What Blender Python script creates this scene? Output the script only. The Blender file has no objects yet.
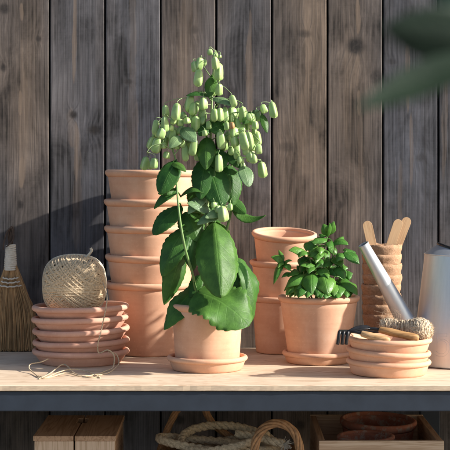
import bpy, math, random
from mathutils import Vector, Matrix, noise
R = random.Random(7)
PI = math.pi
sc = bpy.context.scene
COL = sc.collection
CZ, FP, HZ, WD = 0.3664, 1600.0, 170.0, 3.303   # camera height, focal length in px, horizon row, distance to wall

def P(x, y, d):
    return Vector(((x-225)*d/FP, d-WD, CZ-(y-HZ)*d/FP))

# ------------------------------------------------------------------ mesh helpers
class MB:
    def __init__(s): s.v=[]; s.f=[]; s.uv=[]; s.mi=[]
    def add(s, vs, fs, uvs=None, m=0):
        o=len(s.v); s.v+= [Vector(a) for a in vs]
        s.uv += uvs if uvs else [(0,0)]*len(vs)
        s.f += [tuple(i+o for i in f) for f in fs]; s.mi += [m]*len(fs)
        return s
    def build(s, name, mat, parent=None, smooth=True, origin=None, solid=0, bevel=0):
        off = Vector(origin) if origin is not None else Vector((0,0,0))
        me=bpy.data.meshes.new(name)
        me.from_pydata([tuple(a-off) for a in s.v],[],s.f)
        ul=me.uv_layers.new(name='UVMap')
        li=0
        data=[]
        for f in s.f:
            for i in f: data += s.uv[i]
        ul.data.foreach_set('uv', data)
        for m in (mat if isinstance(mat,(list,tuple)) else [mat]): me.materials.append(m)
        me.polygons.foreach_set('material_index', s.mi)
        if smooth: me.polygons.foreach_set('use_smooth',[True]*len(me.polygons))
        me.update()
        o=bpy.data.objects.new(name, me); COL.objects.link(o)
        if parent is not None: o.parent=parent
        if origin is not None and parent is None: o.location=off
        if solid:
            m=o.modifiers.new('Solidify','SOLIDIFY'); m.thickness=solid; m.offset=0
        if bevel:
            m=o.modifiers.new('Bevel','BEVEL'); m.width=bevel; m.segments=2; m.limit_method='ANGLE'
        return o

def thing(name, label, cat, loc=(0,0,0), rot=(0,0,0), group=None):
    o=bpy.data.objects.new(name,None); COL.objects.link(o)
    o.empty_display_size=.02
    o.rotation_mode='ZYX'; o.location=loc; o.rotation_euler=rot
    return tag(o,label,cat,group)
def tag(o,label=None,cat=None,group=None,kind=None):
    if label: o['label']=label
    if cat: o['category']=cat
    if group: o['group']=group
    if kind: o['kind']=kind
    return o
def dup(root, loc, rot, label):
    r=root.copy(); COL.objects.link(r); r.location=loc; r.rotation_euler=rot; r['label']=label
    for ch in list(root.children):
        c=ch.copy(); COL.objects.link(c); c.parent=r
        for g in list(ch.children):
            d=g.copy(); COL.objects.link(d); d.parent=c
    return r

def lathe(mb, prof, seg=72, closed=False, wob=.0, ph=0., center=(0,0,0)):
    vs=[];fs=[];uv=[]
    cx,cy,cz=center
    n=len(prof)
    for j in range(seg):
        t=2*PI*j/seg
        k=1+wob*math.sin(2*t+ph)+wob*.5*math.sin(3*t+ph*2)
        for i,(r,z) in enumerate(prof):
            vs.append((cx+r*k*math.cos(t),cy+r*k*math.sin(t),cz+z)); uv.append((j/seg,i/n))
    for j in range(seg):
        a=j*n; b=((j+1)%seg)*n
        for i in range(n if closed else n-1):
            i2=(i+1)%n
            fs.append((a+i,b+i,b+i2,a+i2))
    return mb.add(vs,fs,uv)

def smoothpath(pts, k=6):
    pts=[Vector(p) for p in pts]; out=[]
    n=len(pts)
    for i in range(n-1):
        p0=pts[max(i-1,0)];p1=pts[i];p2=pts[i+1];p3=pts[min(i+2,n-1)]
        for j in range(k):
            t=j/k
            out.append(.5*((2*p1)+(p2-p0)*t+(2*p0-5*p1+4*p2-p3)*t*t+(3*p1-p0-3*p2+p3)*t**3))
    out.append(pts[-1]); return out

def frames(pts):
    n=len(pts); T=[]
    for i in range(n):
        d=pts[min(i+1,n-1)]-pts[max(i-1,0)]
        T.append(d.normalized() if d.length>1e-9 else Vector((0,0,1)))
    N=T[0].orthogonal().normalized(); out=[]
    for i in range(n):
        N=(N-T[i]*N.dot(T[i]))
        N=N.normalized() if N.length>1e-6 else T[i].orthogonal().normalized()
        out.append((T[i],N,T[i].cross(N)))
    return out

def tube(mb, pts, r, seg=8, cap=True, m=0):
    pts=[Vector(p) for p in pts]; fr=frames(pts); n=len(pts)
    rr = r if callable(r) else (lambda u: r)
    vs=[];fs=[];uv=[]
    L=0
    for i,p in enumerate(pts):
        if i: L+=(p-pts[i-1]).length
        q=rr(i/(n-1))
        for j in range(seg):
            a=2*PI*j/seg
            vs.append(p+fr[i][1]*(q*math.cos(a))+fr[i][2]*(q*math.sin(a))); uv.append((L*20,j/seg))
    for i in range(n-1):
        for j in range(seg):
            j2=(j+1)%seg
            fs.append((i*seg+j,i*seg+j2,(i+1)*seg+j2,(i+1)*seg+j))
    if cap:
        fs.append(tuple(range(seg))[::-1]); fs.append(tuple((n-1)*seg+j for j in range(seg)))
    return mb.add(vs,fs,uv,m)

def rope(mb, pts, Rr, strands=3, twist=60., sr=None, seg=7, m=0):
    fr=frames(pts); L=0; Ls=[0]
    for i in range(1,len(pts)):
        L+=(pts[i]-pts[i-1]).length; Ls.append(L)
    sr=sr or Rr*.62
    for s in range(strands):
        q=[]
        for i,p in enumerate(pts):
            a=2*PI*s/strands+Ls[i]*twist
            q.append(p+fr[i][1]*(Rr-sr*.75)*math.cos(a)+fr[i][2]*(Rr-sr*.75)*math.sin(a))
        tube(mb,q,sr,seg,m=m)

def box(mb, a, b, m=0, jit=0):
    x0,y0,z0=a; x1,y1,z1=b
    vs=[(x0,y0,z0),(x1,y0,z0),(x1,y1,z0),(x0,y1,z0),(x0,y0,z1),(x1,y0,z1),(x1,y1,z1),(x0,y1,z1)]
    return mb.add(vs,[(0,3,2,1),(4,5,6,7),(0,1,5,4),(1,2,6,5),(2,3,7,6),(3,0,4,7)],None,m)

# ------------------------------------------------------------------ material helpers
def mat(name):
    m=bpy.data.materials.new(name); m.use_nodes=True
    nt=m.node_tree; b=nt.nodes['Principled BSDF']
    return m,nt,b
def nd(nt,t,**k):
    n=nt.nodes.new(t)
    for a,v in k.items():
        if a.startswith('i_'): n.inputs[a[2:].replace('_',' ')].default_value=v
        else: setattr(n,a,v)
    return n
def ramp(nt,fac,stops,interp='LINEAR'):
    r=nt.nodes.new('ShaderNodeValToRGB'); r.color_ramp.interpolation=interp
    e=r.color_ramp.elements
    while len(e)<len(stops): e.new(.5)
    for x,(p,c) in zip(e,stops):
        x.position=p; x.color=(*c,1) if len(c)==3 else c
    nt.links.new(fac,r.inputs[0]); return r.outputs[0]
def noi(nt,vec,scale,detail=4,rough=.55,dist=0):
    n=nd(nt,'ShaderNodeTexNoise'); n.inputs['Scale'].default_value=scale
    n.inputs['Detail'].default_value=detail; n.inputs['Roughness'].default_value=rough; n.inputs['Distortion'].default_value=dist
    nt.links.new(vec,n.inputs['Vector']); return n.outputs['Fac']
def mapping(nt,vec,scale=(1,1,1),loc=(0,0,0)):
    n=nd(nt,'ShaderNodeMapping'); n.inputs['Scale'].default_value=scale; n.inputs['Location'].default_value=loc
    nt.links.new(vec,n.inputs['Vector']); return n.outputs[0]
def mth(nt,op,a,b=None,c=None,clamp=False):
    n=nd(nt,'ShaderNodeMath',operation=op,use_clamp=clamp)
    for i,x in enumerate((a,b,c)):
        if x is None: continue
        if isinstance(x,(int,float)): n.inputs[i].default_value=x
        else: nt.links.new(x,n.inputs[i])
    return n.outputs[0]
def mix(nt,fac,a,b,mode='MIX'):
    n=nd(nt,'ShaderNodeMix',data_type='RGBA',blend_type=mode)
    for i,x in ((0,fac),(6,a),(7,b)):
        if isinstance(x,(int,float)): n.inputs[i].default_value=x
        elif isinstance(x,tuple): n.inputs[i].default_value=(*x,1) if len(x)==3 else x
        else: nt.links.new(x,n.inputs[i])
    return n.outputs[2]
def bump(nt,b,h,strength=.3,dist=.001):
    n=nd(nt,'ShaderNodeBump'); n.inputs['Strength'].default_value=strength; n.inputs['Distance'].default_value=dist
    nt.links.new(h,n.inputs['Height']); nt.links.new(n.outputs[0],b.inputs['Normal'])
def objco(nt,rnd=True):
    tc=nd(nt,'ShaderNodeTexCoord').outputs['Object']
    if not rnd: return tc
    oi=nd(nt,'ShaderNodeObjectInfo').outputs['Random']
    v=nd(nt,'ShaderNodeVectorMath',operation='ADD'); nt.links.new(tc,v.inputs[0])
    c=nd(nt,'ShaderNodeCombineXYZ'); nt.links.new(mth(nt,'MULTIPLY',oi,3.7),c.inputs[0]); nt.links.new(mth(nt,'MULTIPLY',oi,9.1),c.inputs[1])
    nt.links.new(c.outputs[0],v.inputs[1]); return v.outputs[0]

def terracotta(name, lo, mid, hi, crust=0.0):
    m,nt,b=mat(name); v=objco(nt)
    n1=noi(nt,v,22,5,.6); n2=noi(nt,mapping(nt,v,(12,12,160)),1,3); n3=noi(nt,v,420,3,.7)
    f=mth(nt,'ADD',mth(nt,'MULTIPLY',n1,.78),mth(nt,'MULTIPLY',n2,.22))
    c=ramp(nt,f,[(.32,lo),(.52,mid),(.72,hi)])
    speck=ramp(nt,noi(nt,v,260,2,.5),[(.62,(0,0,0)),(.76,(1,1,1))])
    c=mix(nt,mth(nt,'MULTIPLY',speck,.22),c,tuple(min(1,a*1.28+.03) for a in hi))
    blm=ramp(nt,noi(nt,v,9,6,.7,.8),[(.56,(0,0,0)),(.72,(1,1,1))])
    c=mix(nt,mth(nt,'MULTIPLY',blm,.20),c,(.74,.56,.46))
    dk=ramp(nt,noi(nt,v,190,2,.5),[(.68,(0,0,0)),(.78,(1,1,1))])
    c=mix(nt,mth(nt,'MULTIPLY',dk,.22),c,tuple(a*.6 for a in lo))
    if crust:
        cr=ramp(nt,noi(nt,v,60,6,.75),[(.5,(0,0,0)),(.62,(1,1,1))])
        c=mix(nt,mth(nt,'MULTIPLY',cr,crust),c,(.30,.27,.23))
    nt.links.new(c,b.inputs['Base Color'])
    b.inputs['Roughness'].default_value=.82; b.inputs['Specular IOR Level'].default_value=.25
    h=mth(nt,'ADD',mth(nt,'MULTIPLY',n3,.5),mth(nt,'MULTIPLY',n2,.5))
    bump(nt,b,h,.18,.0007)
    return m
TERRA=terracotta('terracotta',(.55,.302,.192),(.62,.362,.236),(.68,.425,.29))
TERRA_RED=terracotta('terracotta_red',(.50,.262,.185),(.575,.322,.232),(.64,.385,.285))
TERRA_OLD=terracotta('terracotta_old',(.22,.075,.045),(.30,.105,.065),(.37,.15,.095),.7)

def leafmat(name, dark, light, vein, trans=.25, rough=.36, fine=1., spec=.5):
    m,nt,b=mat(name)
    uv=nd(nt,'ShaderNodeUVMap').outputs[0]; sx=nd(nt,'ShaderNodeSeparateXYZ'); nt.links.new(uv,sx.inputs[0])
    u,vv=sx.outputs[0],sx.outputs[1]     # u along, v -1..1 across
    av=mth(nt,'ABSOLUTE',vv)
    v=objco(nt)
    n=noi(nt,v,45,4); 
    c=ramp(nt,n,[(.3,dark),(.7,light)])
    oi=nd(nt,'ShaderNodeObjectInfo').outputs['Random']
    hs=nd(nt,'ShaderNodeHueSaturation'); nt.links.new(c,hs.inputs['Color'])
    nt.links.new(mth(nt,'MULTIPLY_ADD',oi,.5,.78),hs.inputs['Value']); nt.links.new(mth(nt,'MULTIPLY_ADD',oi,-.03,.512),hs.inputs['Hue'])
    c=hs.outputs[0]
    mid=mth(nt,'SUBTRACT',1,mth(nt,'DIVIDE',av,.055),clamp=True)
    w=mth(nt,'SINE',mth(nt,'MULTIPLY',mth(nt,'SUBTRACT',u,mth(nt,'MULTIPLY',av,.22)),46*fine))
    side=mth(nt,'MULTIPLY',mth(nt,'POWER',mth(nt,'MAXIMUM',w,0),14),mth(nt,'SUBTRACT',1,av,clamp=True))
    vn=mth(nt,'MAXIMUM',mth(nt,'MULTIPLY',mid,.6),mth(nt,'MULTIPLY',side,.3))
    c=mix(nt,vn,c,vein)
    mot=noi(nt,v,170,4,.7)
    c=mix(nt,ramp(nt,mot,[(.50,(0,0,0)),(.74,(.3,.3,.3))]),c,tuple(a*.55 for a in dark))
    yel=ramp(nt,noi(nt,v,30,4,.7),[(.60,(0,0,0)),(.74,(.35,.35,.35))])
    c=mix(nt,yel,c,tuple(min(1,a*1.5+.02) for a in light))
    rimf=mth(nt,'MULTIPLY',mth(nt,'GREATER_THAN',av,.955),.45)
    c=mix(nt,rimf,c,vein)
    vo=nd(nt,'ShaderNodeTexVoronoi',feature='DISTANCE_TO_EDGE'); vo.inputs['Scale'].default_value=260*fine; nt.links.new(v,vo.inputs['Vector'])
    cell=mth(nt,'MINIMUM',mth(nt,'MULTIPLY',vo.outputs['Distance'],3.),.6)
    nt.links.new(c,b.inputs['Base Color'])
    b.inputs['Roughness'].default_value=rough; b.inputs['Specular IOR Level'].default_value=spec
    h=mth(nt,'ADD',mth(nt,'MULTIPLY',vn,-1.1),mth(nt,'ADD',mth(nt,'MULTIPLY',noi(nt,v,70,3),.9),mth(nt,'MULTIPLY',cell,.13)))
    bump(nt,b,h,.5,.0013)
    tr=nd(nt,'ShaderNodeBsdfTranslucent'); tc=mix(nt,1.,c,(1.0,1.15,.35),'MULTIPLY')
    tc2=mix(nt,1.,tc,(1.7,1.7,1.7),'MULTIPLY'); nt.links.new(tc2,tr.inputs[0])
    ms=nd(nt,'ShaderNodeMixShader'); ms.inputs[0].default_value=trans
    nt.links.new(b.outputs[0],ms.inputs[1]); nt.links.new(tr.outputs[0],ms.inputs[2])
    nt.links.new(ms.outputs[0],nt.nodes['Material Output'].inputs[0])
    return m
LEAF=leafmat('succulent_leaf',(.034,.105,.020),(.068,.185,.034),(.11,.24,.05),.32,.46,1.,.28)
LEAF_PALE=leafmat('pale_leaf',(.13,.23,.10),(.22,.34,.16),(.30,.42,.22),.25,.42)
BASIL=leafmat('basil_leaf',(.058,.175,.026),(.11,.285,.048),(.15,.32,.07),.32,.36,.55,.4)
SHADE_LEAF=leafmat('shaded_leaf',(.007,.018,.012),(.011,.026,.016),(.018,.036,.022),.02,.6,1.,.2)  # near branch hangs in shade; that shade is put into this low leaf colour

def simple(name,c,rough=.5,metal=0,nscale=60,var=.25,bs=.2,bd=.0006,stretch=(1,1,1),spec=.4):
    m,nt,b=mat(name); v=objco(nt); n=noi(nt,mapping(nt,v,stretch),nscale,5,.6)
    nt.links.new(ramp(nt,n,[(.3,tuple(a*(1-var) for a in c)),(.7,tuple(min(1,a*(1+var)) for a in c))]),b.inputs['Base Color'])
    b.inputs['Roughness'].default_value=rough; b.inputs['Metallic'].default_value=metal; b.inputs['Specular IOR Level'].default_value=spec
    bump(nt,b,n,bs,bd); return m
STEM=simple('green_stem',(.14,.24,.07),.5,0,80,.3)
STEM_PALE=simple('pale_stem',(.26,.36,.16),.5,0,80,.25)
SOIL=simple('soil',(.035,.022,.014),.95,0,160,.5,1,.004)
TWINE=simple('twine',(.52,.40,.26),.85,0,350,.4,.6,.0006)
TWINE_PALE=simple('twine_pale',(.55,.48,.37),.8,0,300,.25,.5,.0006)
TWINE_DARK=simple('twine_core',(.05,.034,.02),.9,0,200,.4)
JUTE=simple('jute',(.56,.44,.31),.95,0,300,.5,.8,.001)
ROPE=simple('rope_hemp',(.52,.41,.27),.9,0,260,.4,.7,.001,(1,1,1))
WICKER=simple('wicker',(.36,.19,.085),.6,0,90,.45,.5,.0008)
WHITE_CORD=simple('white_cord',(.56,.51,.43),.8,0,200,.15)
BRISTLE=simple('bristle',(.36,.215,.10),.8,0,40,.5,.3,.0005,(6,6,.6))
DARK_STRING=simple('dark_string',(.06,.04,.03),.8,0,200,.3)
BLACK_METAL=simple('black_metal',(.018,.018,.020),.38,.3,120,.4,.15,.0003)
STEEL=simple('slate_steel',(.021,.029,.043),.5,0,35,.16,.08,.0004,spec=.45)
GROUND=simple('paving',(.20,.19,.175),.9,0,3,.2,.3,.004)

def woodmat(name, pale, mid, dark, axis='X', scale=1., rough=.6, knots=.0):
    m,nt,b=mat(name); v=objco(nt)
    st={'X':(1.3,26,26),'Y':(26,1.3,26),'Z':(26,26,1.3)}[axis]
    s2={'X':(6,260,260),'Y':(260,6,260),'Z':(260,260,6)}[axis]
    a=noi(nt,mapping(nt,v,tuple(x*scale for x in st)),1.4,4,.6,.6)
    g=noi(nt,mapping(nt,v,s2),1,3,.6)
    w=mth(nt,'SINE',mth(nt,'MULTIPLY',a,55)); w=mth(nt,'MULTIPLY_ADD',w,.5,.5); w=mth(nt,'POWER',w,2.2)
    f=mth(nt,'ADD',mth(nt,'MULTIPLY',w,.34),mth(nt,'ADD',mth(nt,'MULTIPLY',g,.32),mth(nt,'MULTIPLY',a,.34)))
    c=ramp(nt,f,[(.25,pale),(.5,mid),(.82,dark)])
    nt.links.new(c,b.inputs['Base Color']); b.inputs['Roughness'].default_value=rough; b.inputs['Specular IOR Level'].default_value=.3
    bump(nt,b,g,.25,.0006); return m
PINE=woodmat('crate_pine',(.70,.52,.37),(.60,.42,.28),(.42,.26,.155),'X')
PINE_Y=woodmat('crate_pine_shaded',(.54,.345,.215),(.44,.27,.16),(.30,.17,.095),'Y')  # top and side boards: the bench's shade is put into this darker pine
PINE_Z=woodmat('crate_pine_upright',(.72,.53,.38),(.62,.44,.30),(.45,.29,.175),'Z')
STICK=woodmat('birch_stick',(.60,.40,.23),(.52,.33,.185),(.42,.25,.13),'Z',1.5,.7)
HANDLE=woodmat('tool_handle',(.56,.36,.19),(.46,.28,.135),(.33,.18,.08),'X',1.5,.5)
HANDLE_DARK=woodmat('dark_tool_handle',(.42,.24,.10),(.34,.185,.075),(.24,.12,.045),'X',1.5,.5)

# ------------------------------------------------------------------ plank wall
PW=.1147; X0=-.3623; WS=WD/FP
def wx(px): return (px-225)*WS
def wz(py): return CZ-(py-HZ)*WS
def wallmat():
    m,nt,b=mat('stained_planks')
    tc=nd(nt,'ShaderNodeTexCoord').outputs['Object']
    at=nd(nt,'ShaderNodeAttribute',attribute_name='plank'); rnd=at.outputs['Fac']
    sp=nd(nt,'ShaderNodeSeparateXYZ'); nt.links.new(tc,sp.inputs[0]); X,Z=sp.outputs[0],sp.outputs[2]
    uvn=nd(nt,'ShaderNodeUVMap').outputs[0]; su=nd(nt,'ShaderNodeSeparateXYZ'); nt.links.new(uvn,su.inputs[0]); U=su.outputs[0] # -1..1 across plank
    cb=nd(nt,'ShaderNodeCombineXYZ'); nt.links.new(X,cb.inputs[0]); nt.links.new(mth(nt,'MULTIPLY',rnd,13.),cb.inputs[1]); nt.links.new(Z,cb.inputs[2]); v=cb.outputs[0]
    warp=noi(nt,mapping(nt,v,(9,1,2.2)),1.,3,.5)
    cen=mth(nt,'MULTIPLY_ADD',mth(nt,'SUBTRACT',rnd,.5),.7,mth(nt,'MULTIPLY',mth(nt,'SUBTRACT',warp,.5),.5))
    uu=mth(nt,'SUBTRACT',U,cen)
    h=mth(nt,'ADD',mth(nt,'MULTIPLY',mth(nt,'ABSOLUTE',uu),1.0),mth(nt,'MULTIPLY',noi(nt,mapping(nt,v,(5,1,1.5)),1.,2,.5),1.3))
    # knots bend the rings
    knots=[(355,46,9,9,1.),(376,77,7,8,.7),(304,34,7,4,.6),(73,115,4,4,.9),(94,130,6,5,1.),(38,39,3,3,.7),(4,9,5,6,.8),(3,68,3,4,.8),(128,82,4,3,.7),
           (262,160,8,6,.6),(286,147,9,5,.45),(392,62,5,3,.4),(194,30,4,4,.4),(20,205,3,4,.8),(77,214,3,6,.4),(420,158,4,4,.5),(232,92,5,4,.5),(340,205,4,4,.5),(445,55,4,4,.7),
           (180,420,5,5,.7),(300,425,5,5,.7),(60,380,5,6,.7)]
    core=None
    for (kx,ky,a,bb,s) in knots:
        dx=mth(nt,'DIVIDE',mth(nt,'SUBTRACT',X,wx(kx)),a*WS*1.0); dz=mth(nt,'DIVIDE',mth(nt,'SUBTRACT',Z,wz(ky)),bb*WS*1.0)
        d2=mth(nt,'ADD',mth(nt,'MULTIPLY',dx,dx),mth(nt,'MULTIPLY',dz,dz))
        # flow: wider along grain
        dz2=mth(nt,'MULTIPLY',dz,.42); e2=mth(nt,'ADD',mth(nt,'MULTIPLY',mth(nt,'MULTIPLY',dx,dx),.35),mth(nt,'MULTIPLY',dz2,dz2))
        fl=mth(nt,'MULTIPLY',mth(nt,'EXPONENT',mth(nt,'MULTIPLY',e2,-1.)),.26*s)
        h=mth(nt,'ADD',h,fl)
        k=mth(nt,'MULTIPLY',mth(nt,'EXPONENT',mth(nt,'MULTIPLY',mth(nt,'MULTIPLY',d2,d2),-1.1)),s)
        core=k if core is None else mth(nt,'MAXIMUM',core,k)
    # pale heart streaks
    streaks=[(22,12,2.2,9,.9),(22,62,1.5,24,.4),(21,103,2.6,13,.9),(23,172,3.6,16,.8),(25,120,6,50,.35),(75,36,2.6,46,.8),(76,152,3.2,30,.7),(78,190,6,60,.3),(72,128,5,20,.3),
             (132,90,5,130,.22),(136,140,3,40,.25),(248,90,4,60,.55),(250,40,2,30,.4),(308,70,3.5,70,.6),(303,130,6,40,.45),(312,150,9,26,.4),
             (358,16,3,18,.8),(357,70,2.4,16,.6),(359,103,2.4,13,.85),(360,150,3,40,.35),(346,90,3,60,.25),(408,78,2.6,34,.6),(411,150,2,36,.45),(186,60,8,70,.28),(195,140,4,70,.3),(400,200,3,40,.3),(445,110,3,70,.35)]
    st=None; edge=mth(nt,'MULTIPLY',mth(nt,'SUBTRACT',noi(nt,mapping(nt,v,(60,1,14)),1.,4,.65),.5),2.6)
    for (kx,ky,a,bb,s) in streaks:
        dx=mth(nt,'DIVIDE',mth(nt,'SUBTRACT',X,wx(kx)),a*.8*WS); dz=mth(nt,'DIVIDE',mth(nt,'SUBTRACT',Z,wz(ky)),bb*WS)
        # skew edges with the warp noise
        dx=mth(nt,'ADD',dx,mth(nt,'MULTIPLY_ADD',mth(nt,'SUBTRACT',warp,.5),3.2,edge))
        d2=mth(nt,'ADD',mth(nt,'MULTIPLY',dx,dx),mth(nt,'MULTIPLY',mth(nt,'MULTIPLY',dz,dz),mth(nt,'MULTIPLY',dz,dz)))
        k=mth(nt,'MULTIPLY',mth(nt,'MULTIPLY_ADD',d2,-1.6,2.1,clamp=True),s)
        st=k if st is None else mth(nt,'MAXIMUM',st,k)
    rings=mth(nt,'MULTIPLY_ADD',mth(nt,'SINE',mth(nt,'MULTIPLY',h,34.)),.5,.5)
    rings2=mth(nt,'POWER',rings,2.)
    fine=noi(nt,mapping(nt,v,(520,1,7)),1.,3,.65)
    fine2=noi(nt,mapping(nt,v,(120,1,3)),1.,3,.6)
    blot=noi(nt,mapping(nt,v,(16,1,7)),1.,5,.65,.5)
    saw=noi(nt,mapping(nt,v,(30,1,420)),1.,2,.6)
    tint=mth(nt,'ADD',mth(nt,'MULTIPLY',noi(nt,mapping(nt,v,(7,1,1.4)),1.,2),1.0),mth(nt,'MULTIPLY',mth(nt,'SUBTRACT',rnd,.5),.55))
    base=ramp(nt,tint,[(.22,(.062,.066,.080)),(.42,(.079,.075,.079)),(.60,(.100,.083,.074)),(.82,(.122,.092,.070))])
    f=mth(nt,'ADD',mth(nt,'MULTIPLY',rings2,.11),mth(nt,'ADD',mth(nt,'MULTIPLY',fine,.62),mth(nt,'ADD',mth(nt,'MULTIPLY',fine2,.30),mth(nt,'MULTIPLY',blot,1.15))))
    f=mth(nt,'MULTIPLY_ADD',mth(nt,'SUBTRACT',saw,.5),.07,f)
    c=mix(nt,1.,base,ramp(nt,f,[(.45,(.52,.52,.53)),(.8,(1,1,1)),(1.12,(1.0,1.0,1.0))]),'MULTIPLY')
    gain=mth(nt,'MAXIMUM',mth(nt,'MULTIPLY_ADD',f,3.2,-2.42),.16)
    g=nd(nt,'ShaderNodeCombineColor'); [nt.links.new(gain,g.inputs[i]) for i in range(3)]
    c=mix(nt,1.,base,g.outputs[0],'MULTIPLY')
    crack=ramp(nt,noi(nt,mapping(nt,v,(170,1,1.6)),1.,3,.6),[(.60,(0,0,0)),(.70,(1,1,1))])
    c=mix(nt,mth(nt,'MULTIPLY',crack,.55),c,(.020,.018,.018))
    c=mix(nt,mth(nt,'MULTIPLY',mth(nt,'POWER',rings,6.),mth(nt,'MULTIPLY_ADD',blot,1.1,-.15,clamp=True)),c,(.034,.031,.032))
    strk=mth(nt,'MULTIPLY',st,mth(nt,'MULTIPLY_ADD',fine2,1.9,-.15),clamp=True)
    c=mix(nt,mth(nt,'MULTIPLY',strk,.72),c,(.235,.172,.125))
    kring=mth(nt,'MULTIPLY',core,mth(nt,'MULTIPLY_ADD',noi(nt,mapping(nt,v,(140,1,140)),1.,4,.7),1.1,.45),clamp=True)
    c=mix(nt,kring,c,(.022,.019,.018))
    nt.links.new(c,b.inputs['Base Color'])
    b.inputs['Roughness'].default_value=.72; b.inputs['Specular IOR Level'].default_value=.3
    hh=mth(nt,'ADD',mth(nt,'MULTIPLY',fine,.6),mth(nt,'ADD',mth(nt,'MULTIPLY',rings,.25),mth(nt,'ADD',mth(nt,'MULTIPLY',saw,.2),mth(nt,'MULTIPLY',core,-1.2))))
    bump(nt,b,hh,.35,.0009)
    return m
def build_wall():
    mb=MB(); bev=.0016; gap=.0038; pl=[]
    i0,i1=-6,14
    for i in range(i0,i1):
        x0=X0+(i-1)*PW+gap/2; x1=x0+PW-gap; z0,z1=-.95,1.05
        yo=R.uniform(-.0006,.0006)
        n=40
        vs=[];fs=[];uv=[]
        prof=[(x0,.018),(x0,yo+bev),(x0+bev,yo)]+[(x0+bev+(x1-x0-2*bev)*t/8,yo) for t in range(1,8)]+[(x1-bev,yo),(x1,yo+bev),(x1,.018)]
        for (z) in (z0,z1):
            for (x,y) in prof:
                vs.append((x,y,z)); uv.append(((x-x0)/(x1-x0)*2-1,z))
        k=len(prof)
        for j in range(k-1): fs.append((j,j+1,k+j+1,k+j))
        fs.append(tuple(range(k))[::-1]); fs.append(tuple(k+j for j in range(k)))
        mb.add(vs,fs,uv); pl+=[i]*len(fs)
    o=mb.build('plank_wall',wallmat(),smooth=False)
    tints={0:.70,1:.22,2:.34,3:.50,4:.60,5:.84,6:.70,7:.32,8:.38}
    at=o.data.attributes.new('plank','FLOAT','FACE')
    at.data.foreach_set('value',[tints.get(p,R.random()) for p in pl])
    tag(o,'weathered dark grey-brown vertical plank wall behind the potting bench','wall')
    b2=MB(); box(b2,(-1.05,.0185,-.95),(1.3,.03,1.05)); bk=b2.build('backing_board',simple('dark_backing',(.006,.006,.006),.9),o,False)
build_wall()

# ------------------------------------------------------------------ ground, bench
g=MB(); g.add([(-14,-14,-.95),(14,-14,-.95),(14,14,-.95),(-14,14,-.95)],[(0,1,2,3)])
tag(g.build('ground',GROUND,smooth=False),kind='structure')

TF=-.576
def plywood():
    m,nt,b=mat('plywood_top'); tc=objco(nt,False)
    sp=nd(nt,'ShaderNodeSeparateXYZ'); nt.links.new(tc,sp.inputs[0])
    a=noi(nt,mapping(nt,tc,(1.1,9,9)),2.2,4,.6,1.2)
    w=mth(nt,'MULTIPLY_ADD',mth(nt,'SINE',mth(nt,'MULTIPLY',a,60)),.5,.5)
    g1=noi(nt,mapping(nt,tc,(8,300,300)),1,3,.6); bl=noi(nt,tc,6,4,.6)
    f=mth(nt,'ADD',mth(nt,'MULTIPLY',mth(nt,'POWER',w,3),.22),mth(nt,'ADD',mth(nt,'MULTIPLY',g1,.38),mth(nt,'MULTIPLY',bl,.40)))
    top=ramp(nt,f,[(.30,(.67,.55,.42)),(.48,(.58,.45,.325)),(.74,(.37,.245,.155))])
    kn=nd(nt,'ShaderNodeTexVoronoi'); kn.inputs['Scale'].default_value=1; nt.links.new(mapping(nt,tc,(5.3,11,1)),kn.inputs['Vector'])
    kf=ramp(nt,kn.outputs['Distance'],[(.03,(1,1,1)),(.10,(0,0,0))])
    top=mix(nt,mth(nt,'MULTIPLY',kf,.55),top,(.30,.16,.08))
    # veneers on the edge
    zz=mth(nt,'ADD',sp.outputs[2],mth(nt,'MULTIPLY',mth(nt,'SUBTRACT',noi(nt,mapping(nt,tc,(30,1,1)),1,3),.5),.0012))
    lay=ramp(nt,mth(nt,'MULTIPLY_ADD',zz,1/.0105,1.0),[(.0,(.36,.24,.14)),(.2,(.62,.47,.32)),(.42,(.60,.46,.32)),(.52,(.33,.20,.11)),(.66,(.30,.18,.10)),(.76,(.56,.41,.27)),(1.,(.66,.51,.36))])
    ge=nd(nt,'ShaderNodeNewGeometry'); ns=nd(nt,'ShaderNodeSeparateXYZ'); nt.links.new(ge.outputs['True Normal'],ns.inputs[0])
    c=mix(nt,mth(nt,'GREATER_THAN',ns.outputs[2],.6),mix(nt,.7,lay,mix(nt,1.,lay,ramp(nt,noi(nt,mapping(nt,tc,(60,60,500)),1,4,.7),[(.3,(.6,.6,.6)),(.65,(1,1,1))]),'MULTIPLY')),top)
    nt.links.new(c,b.inputs['Base Color']); b.inputs['Roughness'].default_value=.6; b.inputs['Specular IOR Level'].default_value=.25
    bump(nt,b,g1,.2,.0006); return m
bench=thing('workbench','long potting bench with pale plywood top on a slate-blue steel frame','workbench',(0,-.29,-.95))
B0=Vector((0,-.29,-.95))
tt=MB()
nx=160
vs=[];fs=[]
prof=[(TF+.0012,-.0105),(TF,-.0095),(TF,-.0016),(TF+.0016,0),(-.008,0),(-.008,-.0105)]
for i in range(nx+1):
    x=-.95+1.9*i/nx
    for k,(y,z) in enumerate(prof):
        w=noise.noise(Vector((x*60,k*3.1,0)))*.0007+noise.noise(Vector((x*9,k*.2,4)))*.0006 if k<4 else 0
        vs.append((x,y+w,z + (0 if k>2 or k<1 else w*.6)))
k=len(prof)
for i in range(nx):
    for j in range(k):
        j2=(j+1)%k; fs.append((i*k+j,i*k+j2,(i+1)*k+j2,(i+1)*k+j))
fs.append(tuple(range(k))); fs.append(tuple(nx*k+j for j in range(k))[::-1])
tt.add(vs,fs); tt.build('tabletop',plywood(),bench,False,B0)
fr=MB(); box(fr,(-.93,TF+.003,-.0455),(.93,TF+.033,-.0118)); fr.build('front_rail',STEEL,bench,False,B0,bevel=.0015)
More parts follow.
